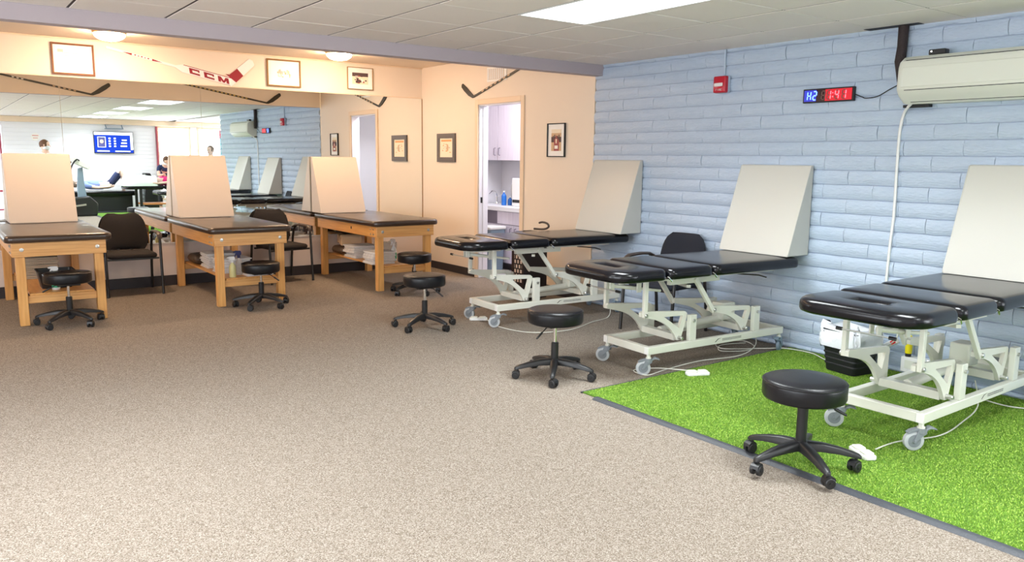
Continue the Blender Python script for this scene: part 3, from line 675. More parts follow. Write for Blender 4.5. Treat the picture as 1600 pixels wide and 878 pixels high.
# waste bin with bag
o = tag(empty('waste_bin', (5.27, 3.045, .009), R(-8)), 'black waste bin lined with a white bag, standing on the turf by the wall', 'waste bin')
q = MB(); q.rings([[(x, y, z) for x, y in rrect(-a, a, -b_, b_, .03, 4)] for a, b_, z in ((.105, .12, .001), (.11, .125, .01), (.135, .155, .30), (.14, .16, .305), (.135, .155, .312), (.13, .15, .30))], cap1=False); q.build('bin_body', M_dark, o)
for zz in (.05, .09, .13, .17): 
    a = .11+.025*zz/.3; MB().rings([[(x, y, z) for x, y in rrect(-a-u, a+u, -a*1.15-u, a*1.15+u, .03, 4)] for u, z in ((.001, zz), (.004, zz+.004), (.004, zz+.012), (.001, zz+.016))], cap0=False, cap1=False).build('rib', M_dark, o)
q = MB(); rg = []
for k, (u, z) in enumerate(((.010, .185), (.014, .21), (.012, .26), (.010, .31), (.004, .335), (-.03, .328), (-.06, .27))):
    pts = rrect(-.132-u, .132+u, -.152-u, .152+u, .035, 7)
    rg.append([(x*(1+.07*math.sin(i*1.9+k)), y*(1+.06*math.sin(i*2.3+k*1.3)), z+.020*math.sin(i*.9+k*.8)+.016*math.sin(i*2.1+k)+ (.02*math.sin(i*.35) if k < 2 else 0)) for i, (x, y) in enumerate(pts)])
q.rings(rg, cap0=False).build('bin_bag', M_bag, o, ang=80)
# ================================================================ hamper beside the far electric table
o = tag(empty('laundry_hamper', (5.135, 6.68, 0), 0), 'dark espresso wooden hamper with a lattice side behind the farthest electric table', 'hamper')
# box 0.5 x 0.42; camera sees -x side (lattice) and -y side
HX, HY, HZ = .31, .22, .60
q = MB(); q.box(-HX/2, HX/2, -HY/2, -HY/2+.015, .03, HZ); q.box(-HX/2, HX/2, HY/2-.015, HY/2, .03, HZ); q.box(HX/2-.015, HX/2, -HY/2+.015, HY/2-.015, .03, HZ); q.box(-HX/2, HX/2-.015, -HY/2+.015, HY/2-.015, .03, .05); q.build('side_panel', M_hamper, o, bevel=.002, seg=1)
q = MB(); xa, xb = -HX/2-.001, -HX/2+.010; ya, yb = -HY/2+.015, HY/2-.015
q.box(xa, xb, ya, yb, .03, .20); q.box(xa, xb, ya, yb, HZ-.05, HZ); q.box(xa, xb, ya, ya+.02, .2, HZ-.05); q.box(xa, xb, yb-.02, yb, .2, HZ-.05)
nz = 7; dzz = (HZ-.25)/nz
for j in range(nz):
    q.box(xa, xb, ya+.03, yb-.03, .2+dzz*j-.006, .2+dzz*j+.006)
    for k in range(1, 4): 
        yy = ya+.02+(yb-ya-.04)*(k-(.5 if j % 2 else 0))/3; q.box(xa+.001, xb-.001, yy-.005, yy+.005, .2+dzz*j, .2+dzz*(j+1))
q.build('lattice_panel', M_hamper, o)
MB().box(-HX/2+.0105, -HX/2+.014, ya+.01, yb-.01, .19, HZ-.02).build('liner', mat('cream_liner', (.85, .66, .52), .8), o)
MB().box(-HX/2-.006, HX/2+.006, -HY/2-.006, HY/2+.006, HZ, HZ+.02).build('lid', M_hamper, o, bevel=.004)
o = tag(empty('bolster_pillow', (5.09, 6.66, HZ+.0205)), 'flat black cushion lying on top of the dark hamper', 'cushion')
MB().rings(padrings(-.19, .19, -.14, .14, 0, .135, .08, .05, .04, dome=.02)).build('cushion_body', M_blackvinyl, o, ang=70)
o = tag(MB().tube(spline([(5.13, 6.60, .775), (5.16, 6.52, .775), (5.17, 6.45, .785), (5.175, 6.41, .810), (5.17, 6.43, .84), (5.165, 6.50, .85), (5.16, 6.55, .84)]), .011, 8).build('massage_hook', M_armrest), 'curved brown massage hook lying on the black cushion', 'massage tool')
# ================================================================ things on the blue wall
o = tag(empty('fire_alarm', (XR-.012, 4.535, 2.145)), 'red fire alarm strobe on the blue block wall', 'fire alarm')
MB().box(-.035, .0, -.062, .062, -.068, .068).build('back_box', M_block, o, bevel=.003)
q = MB(); q.rings([[(x, y, z) for y, z in rrect(-.065+u, .065-u, -.07+u, .07-u, .012, 3)] for x, u in ((-.036, 0), (-.068, .002), (-.075, .010))]); q.build('alarm_housing', M_red, o)
MB().box(-.088, -.0755, -.045, .045, -.018, .012).build('strobe_lens', mat('strobe_lens', (.85, .8, .78), .1), o, bevel=.008)
q = MB()
def glyph(q, ch, y, z, h, w, x, sgn=-1):
    # strokes of simple capitals on plane x; text runs towards -y
    T = h*.18
    S_ = {'F': [(0,0,0,1),(0,1,1,1),(0,.5,.7,.5)], 'I': [(.5,0,.5,1)], 'R': [(0,0,0,1),(0,1,1,1),(1,1,1,.5),(1,.5,0,.5),(.3,.5,1,0)], 'E': [(0,0,0,1),(0,1,1,1),(0,.5,.7,.5),(0,0,1,0)]}[ch]
    for a, b, c, d_ in S_: q.bar((x, y-a*w, z+b*h), (x, y-c*w, z+d_*h), .001, T, upv=(0, 0, 1) if abs(b-d_) < .01 else (0, 1, 0))
for i, ch in enumerate('FIRE'): glyph(q, ch, .030-i*.017, -.052, .014, .009, -.0765)
q.build('lettering', M_white, o)
tag(MB().cyl((XR-.022, 4.535, 2.216), (XR-.022, 4.535, 2.438), .010, 10).build('conduit', M_block), 'thin painted conduit running from the ceiling to the fire alarm', 'conduit')
# LED clock
o = tag(empty('led_clock', (XR-.012, 3.535, 2.003)), 'black LED wall clock with blue and red digits on the blue wall', 'clock')
CW, CHh = .42, .105
MB().box(-.032, 0, -CW/2, CW/2, -CHh/2, CHh/2).build('clock_case', M_bplast, o, bevel=.004)
MB().box(-.0335, -.0322, -CW/2+.008, CW/2-.008, -CHh/2+.008, CHh/2-.008).build('clock_face', mat('smoked_red_face', (.03, .008, .012), .25), o)
MB().box(-.0339, -.0336, CW/2-.115, CW/2-.012, -.042, .042).build('blue_digit_halo', mat('blue_halo_glow', (.02, .02, .1), .3, emis=(.02, .04, .55), estr=.8), o)  # blue glow of the digits imitated by a faintly emissive patch
MB().box(-.0339, -.0336, -CW/2+.012, .02, -.042, .042).build('red_digit_halo', mat('red_halo_glow', (.1, .01, .01), .3, emis=(.60, .004, .02), estr=.9), o)  # red halo of the lit digits laid on the face as weak emission
M_ledb = mat('blue_led', (.3, .5, 1), .5, emis=(.06, .14, 1.0), estr=4); M_ledr = mat('red_led', (1, .3, .3), .5, emis=(1.0, .02, .04), estr=4); M_ledo = mat('unlit_led', (.16, .07, .06), .5)
SEG = {'a': (0,1,1,1), 'b': (1,.5,1,1), 'c': (1,0,1,.5), 'd': (0,0,1,0), 'e': (0,0,0,.5), 'f': (0,.5,0,1), 'g': (0,.5,1,.5)}
DIG = {'H': 'bcefg', '2': 'abged', '8': 'abcdefg', '1': 'bc', '4': 'fgbc', '0': ''}
def digit(ch, y, m, sh=.004):
    q = MB(); qo = MB(); w, h = .027, .062; x = -.0345
    for s, (a, b, c, d_) in SEG.items():
        t = q if s in DIG[ch] else qo
        sy = lambda u, v: y-(u*w+v*sh); 
        p0, p1 = Vector((x, sy(a, b), -h/2+b*h)), Vector((x, sy(c, d_), -h/2+d_*h)); dd = (p1-p0).normalized()*.003
        t.bar(p0+dd, p1-dd, .0015, .0085, upv=(0, 0, 1) if abs(b-d_) < .01 else (0, 1, 0))
    if ch != '8' and q.v: q.build('lit_digit', m, o)
    if ch == '8': q.build('unlit_digit', M_ledo, o)
    elif qo.v and ch != 'H' and ch != '2': qo.build('unlit_segments', M_ledo, o)
for ch, y, m in (('H', .170, M_ledb), ('2', .122, M_ledb), ('8', .050, M_ledo), ('1', .003, M_ledr), ('4', -.062, M_ledr), ('1', -.120, M_ledr)): digit(ch, y, m)
q = MB()
for zz in (-.014, .014): q.box(-.0355, -.034, -.048, -.040, zz-.004, zz+.004)
q.build('colon', M_ledr, o)
cord([(XR-.02, 3.33, 2.0), (XR-.02, 3.27, 1.975), (XR-.02, 3.235, 1.965), (XR-.02, 3.15, 1.975), (XR-.02, 3.06, 2.02), (XR-.02, 2.97, 2.06)], .0035, 'thin dark cable', M_dark, par=o)
# air conditioner
ac = o = tag(empty('air_conditioner', (XR-.012, 2.92, 1.90)), 'cream wall-mounted air conditioner high on the blue wall', 'air conditioner')
prof = [(-.0, 0), (-.10, .0), (-.17, .045), (-.20, .085), (-.205, .10), (-.20, .24), (-.185, .28), (-.14, .31), (0, .315)]
q = MB(); L = 1.15
q.rings([[(x*s+sx, y, .1575+(z-.1575)*s) for x, z in prof] for y, s, sx in ((-.003, .93, 0), (-.014, .98, 0), (-.03, 1, 0), (-L+.03, 1, 0), (-L+.014, .98, 0), (-L, .93, 0))]); q.build('housing', M_ac, o, ang=30)
MB().rings([[(x, y, z) for x, z in ((-.2015, .105), (-.2075, .108), (-.2035, .236), (-.1985, .238))] for y in (-.035, -L+.035)]).build('front_panel', M_ac, o, bevel=.002)
MB().bar((-.186, -.05, .283), (-.186, -L+.05, .283), .003, .004).build('panel_seam', M_dark, o)
MB().add([(-.197, -.07, .083), (-.197, -L+.07, .083), (-.127, -L+.07, .018), (-.127, -.07, .018), (-.189, -.07, .070), (-.189, -L+.07, .070), (-.127, -L+.07, .014), (-.127, -.07, .014)], [(0,1,2,3),(4,7,6,5),(0,3,7,4),(1,5,6,2),(0,4,5,1),(3,2,6,7)]).build('louver', M_ac, o)
MB().bar((-.201, -.06, .0865), (-.201, -L+.06, .0865), .004, .004).bar((-.12, -.07, .0135), (-.12, -L+.06, .0135), .003, .006).build('louver_gap', M_dark, o)
MB().box(-.055, -.002, -.16, .015, -.02, -.0005).build('mounting_plate', M_dark, o)
q = MB().tube([(XR-.05, 2.985, 2.439), (XR-.05, 2.985, 2.30), (XR-.052, 2.99, 2.2), (XR-.054, 2.965, 2.06)], [.034, .032, .036, .030], 12)
tag(q.build('refrigerant_pipe', mat('black_pipe_wrap', (.03, .018, .018), .7, bump=.8, bscale=40)), 'black wrapped pipe rising from the air conditioner to the ceiling', 'pipe')
tag(MB().box(XR-.10, XR-.02, 2.86, 3.25, ZC-.003, ZC-.0008).build('ceiling_cutout', M_dark), 'dark gap cut in the ceiling tile around the black pipe', 'ceiling opening')
o = tag(empty('power_adapter', (XR-.09, 2.71, 2.2155)), 'small black box resting on top of the air conditioner', 'adapter')
MB().box(-.03, .03, -.055, .055, 0, .035).build('adapter_body', M_bplast, o, bevel=.006); MB().box(-.032, -.0305, .03, .04, .018, .026).build('status_light', mat('status_light', (1, 1, 1), .3, emis=(1, 1, 1), estr=3), o)
cord([(XR-.1, 2.86, 1.905), (XR-.03, 2.94, 1.85), (XR-.02, 2.967, 1.72), (XR-.02, 2.966, 1.45), (XR-.02, 2.960, 1.15), (XR-.02, 2.970, .90), (XR-.02, 2.975, .6), (XR-.02, 2.97, .3)], .010, 'white cable hanging down the wall', M_white, par=ac)
# ================================================================ pictures
def picture(kind, label, origin, W_, H_, axis, fm, fwid, matw, draw):
    """axis 'y': on the back wall facing -y ; axis 'x': on right wall facing -x"""
    o = tag(empty('framed_picture', origin, 0 if axis == 'y' else R(-90)), label, 'picture')
    a, b_ = W_/2, H_/2
    q = MB(); P = lambda u: [(x, z) for x, z in ((-a+u, -b_+u), (a-u, -b_+u), (a-u, b_-u), (-a+u, b_-u))]
    q.rings([[(x, y, z) for x, z in P(u)] for u, y in ((0, 0), (0, -.022), (fwid*.5, -.026), (fwid, -.020), (fwid, -.008))], cap0=True, cap1=False).build('frame', fm, o)
    MB().box(-a+fwid, a-fwid, -.009, -.006, -b_+fwid, b_-fwid).build('mat_board', M_paper if kind != 'cream' else M_paperc, o)
    iw, ih = a-fwid-matw, b_-fwid-matw
    q = MB(); draw(q, iw, ih); q.build('print', [M_paperc, M_ink, M_inkr, M_inko, M_inkg, M_inkb, M_paper], o)
    return o
def rect(q, x0, x1, z0, z1, m, k=0): q.box(x0, x1, -.0105-k*.0004, -.0093, z0, z1, m)
def d_cert(q, w, h):
    rect(q, -w, w, -h, h, 6)
    for k in range(5): rect(q, -w*.55+.02*k, w*.5-.015*k, h*.45-k*h*.2, h*.45-k*h*.2+.004, 4, 1)
    rect(q, -w*.8, -w*.5, h*.5, h*.72, 4, 1)
def d_sketch(q, w, h):
    rect(q, -w, w, -h, h, 6)
    r = random.Random(3)
    for k in range(26):
        x = r.uniform(-.55, .5)*w; z = r.uniform(-.45, .1)*h; rect(q, x, x+r.uniform(.04, .13)*w, z, z+r.uniform(.08, .35)*h, r.choice((0, 4, 5)), 1+k % 3)
def d_photo(q, w, h):
    rect(q, -w, w, -h, h, 0); rect(q, -w, w, h*.35, h, 1, 1)
    r = random.Random(5)
    for k in range(16):
        x = r.gauss(0, .35)*w; z = r.uniform(-.7, .5)*h; s = r.uniform(.08, .22)
        x0, x1 = max(-w, x-s*w), min(w, x+s*w*.6); z0, z1 = max(-h, z-s*h), min(h, z+s*h)
        if x1 > x0 and z1 > z0: rect(q, x0, x1, z0, z1, r.choice((1, 1, 2, 6, 4)), 2+k % 3)
def d_mag(q, w, h):
    rect(q, -w, w, -h, h, 0); rect(q, -w*.8, w*.8, h*.68, h*.88, 3, 1)
    r = random.Random(8)
    for k in range(14):
        x = r.uniform(-.7, .5)*w; z = r.uniform(-.6, .4)*h; rect(q, x, x+r.uniform(.1, .3)*w, z, z+r.uniform(.04, .14)*h, r.choice((5, 4, 3)), 1)
    q.prism([(w*.05, -h*.3), (w*.3, -h*.35), (w*.35, h*.1), (w*.25, h*.4), (w*.1, h*.35), (0, 0)], -.0114, -.0095, m=5)
def d_player(q, w, h):
    rect(q, -w, w, -h, h, 5); rect(q, -w, w, h*.65, h, 0, 1); rect(q, -w, w, -h*.2, h*.3, 1, 1)
    for k in range(7): rect(q, -w+k*w*.29, -w+k*w*.29+w*.2, h*.05, h*(.3+.1*(k % 3)), 1, 2)
    q.prism([(-w*.45, -h), (w*.55, -h), (w*.6, -h*.1), (w*.35, h*.12), (w*.15, h*.2), (w*.15, h*.4), (-.1*w, h*.42), (-.12*w, h*.2), (-w*.4, h*.05)], -.0120, -.0095, m=2)
    q.prism([(-w*.3, -h*.8), (w*.35, -h*.8), (w*.35, -h*.5), (-w*.3, -h*.5)], -.0124, -.0118, m=6); q.prism([(-.08*w, -h*.3), (.1*w, -h*.3), (.15*w, h*.1), (-.1*w, h*.1)], -.0124, -.0118, m=0)
picture('w', 'wide wooden framed certificate above the mirrors at the left', (1.348, YM-.002, 2.488), .405, .325, 'y', M_bronze, .02, .008, d_cert)
picture('w', 'gold framed pale sketch above the mirrors beside the goalie stick', (3.632, YM-.002, 2.505), .425, .325, 'y', M_gold, .018, .03, d_sketch)
picture('w', 'thin gold framed ice hockey photograph above the mirrors at the right', (4.650, YM-.002, 2.510), .36, .28, 'y', M_gold, .008, .06, d_photo)
picture('cream', 'picture of a magazine page in a thick charcoal frame left of the doorway', (XR-.002, 9.065, 1.636), .45, .37, 'x', M_greymat, .062, .004, d_mag).scale = (1, 1, 1)
picture('w', 'narrow black framed team photograph between doorway and blue wall', (XR-.002, 6.785, 1.708), .30, .362, 'x', M_bplast, .010, .055, d_player)
# ventilation grille
o = tag(empty('wall_vent', (XR-.001, 7.93, 2.50), R(-90)), 'white ventilation grille high above the doorway', 'vent')
MB().rings([[(x, y, z) for x, z in ((-.20+u, -.085+u), (.20-u, -.085+u), (.20-u, .085-u), (-.20+u, .085-u))] for u, y in ((0, 0), (0, -.008), (.02, -.012), (.025, -.004))], cap1=False).build('frame', M_paper, o)
MB().box(-.175, .175, -.004, -.002, -.06, .06).build('backing', M_inkb, o)
for k in range(9):
    q = MB(); q.M = Matrix.Translation((-.16+.04*k, -.008, 0)) @ Matrix.Rotation(.5, 4, 'Z'); q.box(-.010, .010, -.001, .001, -.06, .06); q.build('slat', M_paper, o)
# ================================================================ hockey sticks
def stick(o, sx, pts, bl, mats, t=.012, wd=.026, blade_t=.010, dark=True):
    """polygon stick in local x-z plane, extruded along -y; pts=(tip, heel), bl=blade end"""
    A, B = Vector(pts[0]), Vector(pts[1]); C_ = Vector(bl)
    d = (B-A).normalized(); n = Vector((-d.y, d.x))*wd/2
    e = (C_-B).normalized(); m_ = Vector((-e.y, e.x))
    q = MB(); q.prism([tuple(A-n), tuple(B-n-d*.02), tuple(B+n-d*.02), tuple(A+n)], -t, 0); q.build('shaft', mats[0], o, bevel=.003)
    L = (C_-B).length; s = 1 if m_.dot(A-B) > 0 else -1; k = m_*s
    pl = [B-d*.025-n, B-d*.025+n] if (n.dot(k) > 0) else [B-d*.025+n, B-d*.025-n]
    low = [B-k*.012, B+e*L*.3-k*.034, B+e*L*.7-k*.036, B+e*L*.95-k*.028, C_+k*.0, B+e*L*.96+k*.024, B+e*L*.6+k*.030, B+e*L*.2+k*.026]
    q = MB(); q.prism([tuple(pl[0])]+[tuple(p) for p in low]+[tuple(pl[1])], -t-.001, -.001); q.build('blade', mats[1], o, bevel=.002, seg=1)
    return A, d, n
def stick_marks(o, A, d, n, s0, s1, cnt, m, t=.0125):
    q = MB()
    for k in range(cnt):
        u = s0+(s1-s0)*k/cnt; w = (s1-s0)/cnt*.6; P = A+d*u
        q.prism([tuple(P-n*.6), tuple(P+d*w-n*.6), tuple(P+d*w*.8+n*.6), tuple(P+d*w*.2+n*.6)], -t-.0006, -t+.0004)
    q.build('printed_stripes', m, o)
# on the right wall above the door: local x -> world -y
o = tag(empty('hockey_stick', (XR-.003, 8.44, 2.255), R(-90)), 'dark hockey stick mounted on the beige wall above the doorway', 'hockey stick')
A, d_, n_ = stick(o, 1, ((1.32, .36), (0, 0)), (-.25, .165), (M_stickb, M_stickb)); stick_marks(o, A, d_, n_, .55, 1.2, 7, M_inkb)
# on the mirror-facing side of the beam (seen in the mirrors): faces +y
def beam_stick(x, label, x_end, z0, zh, bx, bz, my):
    o = tag(empty('hockey_stick', (x, 6.1905, 2.35), R(180)), label, 'hockey stick')
    A, d_, n_ = stick(o, 1, ((x-x_end, z0-2.35), (0, zh-2.35)), (x-bx, bz-2.35), (M_stickb if my else M_stickb, M_stickb)); return o, A, d_, n_
o, A, d_, n_ = beam_stick(2.06, 'black hockey stick on the beam, reflected in the two left mirror panels', .62, 2.64, 2.362, 2.30, 2.53, False)
stick_marks(o, A, d_, n_, .45, .62, 3, M_stickw); stick_marks(o, A, d_, n_, .95, 1.28, 5, M_inkb)
o, A, d_, n_ = beam_stick(4.66, 'yellow and black hockey stick on the beam, reflected in the third mirror panel', 3.22, 2.62, 2.368, 4.88, 2.53, True)
stick_marks(o, A, d_, n_, .1, 1.15, 16, M_sticky)
# goalie stick on the wall above the mirrors
o = tag(empty('goalie_stick', (1.67, YM-.002, 2.63)), 'white and red goalie hockey stick with CCM lettering above the mirrors', 'hockey stick')
A = Vector((0, .012)); B = Vector((1.33, -.268)); d_ = (B-A).normalized(); n_ = Vector((-d_.y, d_.x))
def gp(q, u0, v0, u1, v1, t0=-.014, t1=-.002, sk=0):
    P = lambda u, v: tuple(A+d_*(u+sk*v)+n_*v); q.prism([P(u0, v0), P(u1, v0), P(u1, v1), P(u0, v1)], t0, t1); return q
q = MB(); P = lambda u, v: tuple(A+d_*u+n_*v)
q.prism([P(0, -.012), P(.72, -.013), P(.80, -.045), P(1.36, -.045), P(1.37, .025), P(1.34, .045), P(.80, .045), P(.72, .013), P(0, .012)], -.014, 0); q.build('shaft', M_stickw, o, bevel=.003)
H0 = A+d_*1.33; C_ = Vector((1.57, -.02)); e_ = (C_-H0).normalized(); k_ = Vector((-e_.y, e_.x))
PB = lambda u, v: tuple(H0+e_*u+k_*v); Lb = (C_-H0).length
q = MB(); q.prism([PB(-.03, -.055), PB(.05, -.06), PB(Lb, -.05), PB(Lb+.02, 0), PB(Lb, .045), PB(.05, .055), PB(-.02, .05)], -.0145, -.0015); q.build('blade', M_stickw, o, bevel=.003)
q = MB(); q.prism([PB(.05, -.058), PB(.17, -.056), PB(.17, .050), PB(.05, .056), PB(.02, .09)], -.0152, -.0140); gp(q, .80, .036, 1.34, .043, -.0150, -.0138); q.build('red_band', M_stickr, o)
def gl(ch, u0):
    q = MB(); w, v0, v1, T = .115, -.034, .026, .018; sk = -.35
    if ch == 'C':
        gp(q, u0, v0, u0+.034, v1, -.0156, -.0138, sk); gp(q, u0, v0, u0+w, v0+T, -.0157, -.0138, sk); gp(q, u0, v1-T, u0+w, v1, -.0157, -.0138, sk); gp(q, u0+w-.018, v1-T*1.5, u0+w, v1, -.01565, -.0138, sk)
    else:
        gp(q, u0, v0, u0+.03, v1, -.0156, -.0138, sk); gp(q, u0+w-.02, v0, u0+w+.01, v1, -.0156, -.0138, sk)
        Pp = lambda u, v: tuple(A+d_*(u0+u+sk*v)+n_*v)
        q.prism([Pp(.0, v1), Pp(.035, v1), Pp(.07, v0+.015), Pp(.07, v0), Pp(.05, v0)], -.0157, -.0138); q.prism([Pp(w+.01, v1), Pp(w-.025, v1), Pp(.06, v0+.015), Pp(.05, v0), Pp(.07, v0)], -.01575, -.0138)
    q.build('letter', M_stickr, o)
gl('C', .87); gl('C', 1.035); gl('M', 1.195)
q = MB(); q.prism([P(.16, 0), P(.26, -.011), P(.26, .011)], -.0150, -.0138); q.prism([P(.58, 0), P(.47, -.011), P(.47, .011)], -.0150, -.0138)
for k in range(5): gp(q, .285+k*.034, -.004, .303+k*.034, .004 if k % 2 else .008, -.0150, -.0138)
q.build('red_marks', M_stickr, o)
# ================================================================ towels and things on the oak shelves
def folded(L, Wd, H, sd):
    r = random.Random(sd); q = MB(); n = 2
    for k in range(n):
        z0 = k*H/n; z1 = (k+1)*H/n-.0022; a, b_ = L/2-r.uniform(0, .014), Wd/2-r.uniform(0, .014)
        rings = padrings(-a, a, -b_, b_, z0, z1, .012, (z1-z0)*.48, (z1-z0)*.42, 3)
        rings = [[(x+.003*math.sin(y*40+sd), y+.003*math.sin(x*35+sd*2), z) for x, y, z in rg] for rg in rings]
        q.rings(rings)
    return q
ORD = ['lowest', 'second', 'third', 'fourth', 'fifth', 'sixth', 'seventh']
tm = {}
def stack(x, y, z, n, desc, L=.30, Wd=.24, H=.026, mt=None, rz=0, name='folded_towel', noun='folded white towel'):
    for k in range(n):
        key = (L, Wd, H, k % 3, (mt or M_towel).name)
        if key not in tm: tm[key] = folded(L, Wd, H, k % 3+1).mesh('folded_towel', mt or M_towel, 70)
        o = bpy.data.objects.new(name, tm[key]); COL.objects.link(o)
        place(o, (x+random.uniform(-.014, .014), y+random.uniform(-.014, .014), z+k*(H+.0006)), rz+random.uniform(-.05, .05))
        lab = '%s, %s, %s' % (noun, 'lowest' if k == 0 else 'topmost' if k == n-1 else ORD[k]+' from bottom', desc)
        tag(o, lab, 'towel', 'towels '+desc)
SZ = .2815
stack(4.275, 8.98, SZ, 5, 'rear pile under right oak table', Wd=.32, L=.34, H=.030)
stack(4.19, 8.33, SZ, 5, 'front pile under right oak table', Wd=.30, L=.30, H=.028)
stack(2.56, 9.00, SZ, 6, 'rear pile under middle oak table', Wd=.34, L=.34, H=.026)
stack(2.56, 8.52, SZ, 5, 'centre pile under middle oak table', Wd=.30, L=.34, H=.030)
stack(2.69, 8.15, SZ, 2, 'shelf front under middle oak table', Wd=.20, L=.28, H=.020, noun='thin folded white cloth')
stack(.83, 9.15, SZ, 6, 'under leftmost oak table', Wd=.34, L=.32, H=.034, mt=M_towelb, noun='folded cream towel')
def pillow(name, label, loc, L, Wd, H, mt, cat='cushion', contour=False, rz=0):
    o = tag(empty(name, loc, rz), label, cat)
    if contour:
        top = [(-.5, .75), (-.42, .98), (-.3, .97), (-.12, .72), (.02, .62), (.15, .72), (.3, .9), (.44, .88), (.5, .62)]
        poly = [(-L/2, 0)]+[(x*L, z*H) for x, z in top]+[(L/2, 0), (.22*L, .02), (0, .10*H), (-.2*L, 0)]
        MB().prism(poly, -Wd/2, Wd/2).build('foam_body', mt, o, bevel=.012, seg=3)
    else:
        MB().rings(padrings(-L/2, L/2, -Wd/2, Wd/2, 0, H, .06, H*.48, H*.45, dome=.012)).build('pillow_body', mt, o, ang=80)
    return o
M_brownv = mat('brown_vinyl', (.09, .055, .035), .4); M_foam = mat('tan_foam', (.72, .50, .30), .9, bump=.3, bscale=300)
pillow('pillow', 'dark brown vinyl pillow at the back of the shelf under the right oak table', (4.30, 9.42, SZ), .34, .34, .11, M_brownv)
pillow('foam_pillow', 'tan contoured foam pillow on the brown pillow under the right oak table', (4.32, 9.42, SZ+.113), .34, .26, .14, M_foam, contour=True, rz=R(75))
pillow('bolster_pillow', 'black bolster on top of the tan foam pillow under the right oak table', (4.32, 9.42, SZ+.255), .30, .30, .07, M_blackvinyl)
pillow('pillow', 'dark brown vinyl pillow at the back of the shelf under the middle oak table', (2.52, 9.40, SZ), .34, .34, .12, M_brownv)
pillow('pillow', 'brown cloth cushion at the back of the shelf under the leftmost oak table', (.86, 9.47, SZ), .36, .22, .26, mat('tan_cloth', (.30, .19, .10), .9))
def spray(label, loc, body, head, lab, h=.19, r=.034, rz=0):
    o = tag(empty('spray_bottle', loc, rz), label, 'spray bottle')
    MB().lathe([(r*.9, 0), (r, .006), (r, h*.55), (r*.9, h*.68), (r*.42, h*.82), (.012, h*.88), (.012, h*.93)], 20).build('bottle_body', body, o)
    MB().lathe([(.016, h*.88), (.016, h*1.02)], 14).build('collar', head, o)
    MB().prism([(-.03, h*1.02), (.022, h*1.02), (.028, h*1.12), (.02, h*1.24), (-.03, h*1.26), (-.055, h*1.22), (-.055, h*1.14), (-.03, h*1.12)], -.010, .010).build('spray_head', head, o, bevel=.003)
    MB().prism([(-.034, h*1.11), (-.024, h*1.11), (-.030, h*1.0), (-.042, h*.9), (-.048, h*.9), (-.040, h*1.02)], -.005, .005).build('trigger', head, o)
    if lab: MB().lathe([(r+.0008, h*.12), (r+.0008, h*.50)], 20).build('label_band', lab, o)
    return o
spray('white spray bottle with green label under the right oak table', (4.43, 8.42, SZ), M_white, M_white, M_green, .21, rz=R(20))
spray('spray bottle of pale yellow liquid at the front of the middle table shelf', (2.43, 8.10, SZ), M_liq, M_white, None, .17)
spray('clear spray bottle with a dark blue head behind the yellow one', (2.54, 8.24, SZ), M_clear, mat('navy_plastic', (.02, .02, .12), .3), None, .20)
spray('white spray bottle with green label in front of the black tote', (.87, 8.185, SZ), M_white, M_white, M_green, .17)
o = tag(empty('storage_tote', (.89, 8.37, SZ)), 'black plastic tote on the shelf under the leftmost oak table', 'tote')
MB().rings([[(x, y, z) for x, y in rrect(-a, a, -b_, b_, .02, 3)] for a, b_, z in ((.12, .10, 0), (.145, .12, .15), (.155, .13, .155), (.155, .13, .162), (.140, .115, .162), (.12, .10, .01))]).build('tote_body', M_bplast, o)
o = tag(empty('clear_container', (4.49, 8.75, SZ), 0), 'crinkled clear plastic container at the right of the shelf under the right table', 'container')
MB().rings([[(x*(1+.03*math.sin(i*2.1+z*30)), y, z+.004*math.sin(i*1.7)) for i, (x, y) in enumerate(rrect(-a, a, -.10, .10, .02, 4))] for a, z in ((.09, 0), (.11, .05), (.105, .1), (.112, .16), (.11, .19))]).build('container_body', mat('cloudy_plastic', (.80, .74, .64), .2, trans=.5, bump=1, bscale=25), o)
# ================================================================ kitchen beyond the doorway
struct(MB().box(6.86, 6.94, 6.6, 9.7, 0, 2.6).build('wall_kitchen', M_white_wall))
struct(MB().box(5.70, 6.86, 9.62, 9.7, 0, 2.6).build('wall_kitchen_end', M_white_wall)); struct(MB().box(5.70, 6.86, 6.55, 6.6, 0, 2.6).build('wall_kitchen_near', M_white_wall))
struct(MB().box(5.70, 6.94, 6.55, 9.7, 2.5, 2.56).build('ceiling_kitchen', M_white_wall)); struct(MB().box(XR+.13, 6.86, 6.6, 9.62, .0005, .004).build('floor_kitchen', mat('pale_vinyl_floor', (.60, .56, .58), .5)))
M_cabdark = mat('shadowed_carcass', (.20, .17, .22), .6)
def doorpanel(y0, y1, z0, z1, parent, x, hy, hz):
    L = MB().box(x-.018, x-.0005, y0+.005, y1-.005, z0+.004, z1-.004).build('cabinet_door', M_cab, parent, bevel=.002, seg=1)
    MB().tube([(x-.019, hy, hz-.05), (x-.045, hy, hz-.045), (x-.045, hy, hz+.045), (x-.019, hy, hz+.05)], .007, 8).build('handle', M_cabdark, L)
o = tag(empty('wall_cabinet', (0, 0, 0)), 'pale wall cabinet with two tall doors in the kitchen beyond the doorway', 'cabinet')
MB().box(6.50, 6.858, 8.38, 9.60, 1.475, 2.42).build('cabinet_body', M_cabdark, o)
doorpanel(8.38, 9.195, 1.475, 2.42, o, 6.50, 9.14, 1.60); doorpanel(9.195, 9.60, 1.475, 2.42, o, 6.50, 9.25, 1.60)
o = tag(empty('base_cabinet', (0, 0, 0)), 'pale kitchen base cabinet under the white worktop beyond the doorway', 'cabinet')
MB().box(6.28, 6.858, 7.6, 9.6, .09, .80).build('cabinet_body', M_cabdark, o); MB().box(6.32, 6.858, 7.6, 9.6, .005, .0895).build('plinth', M_base, o)
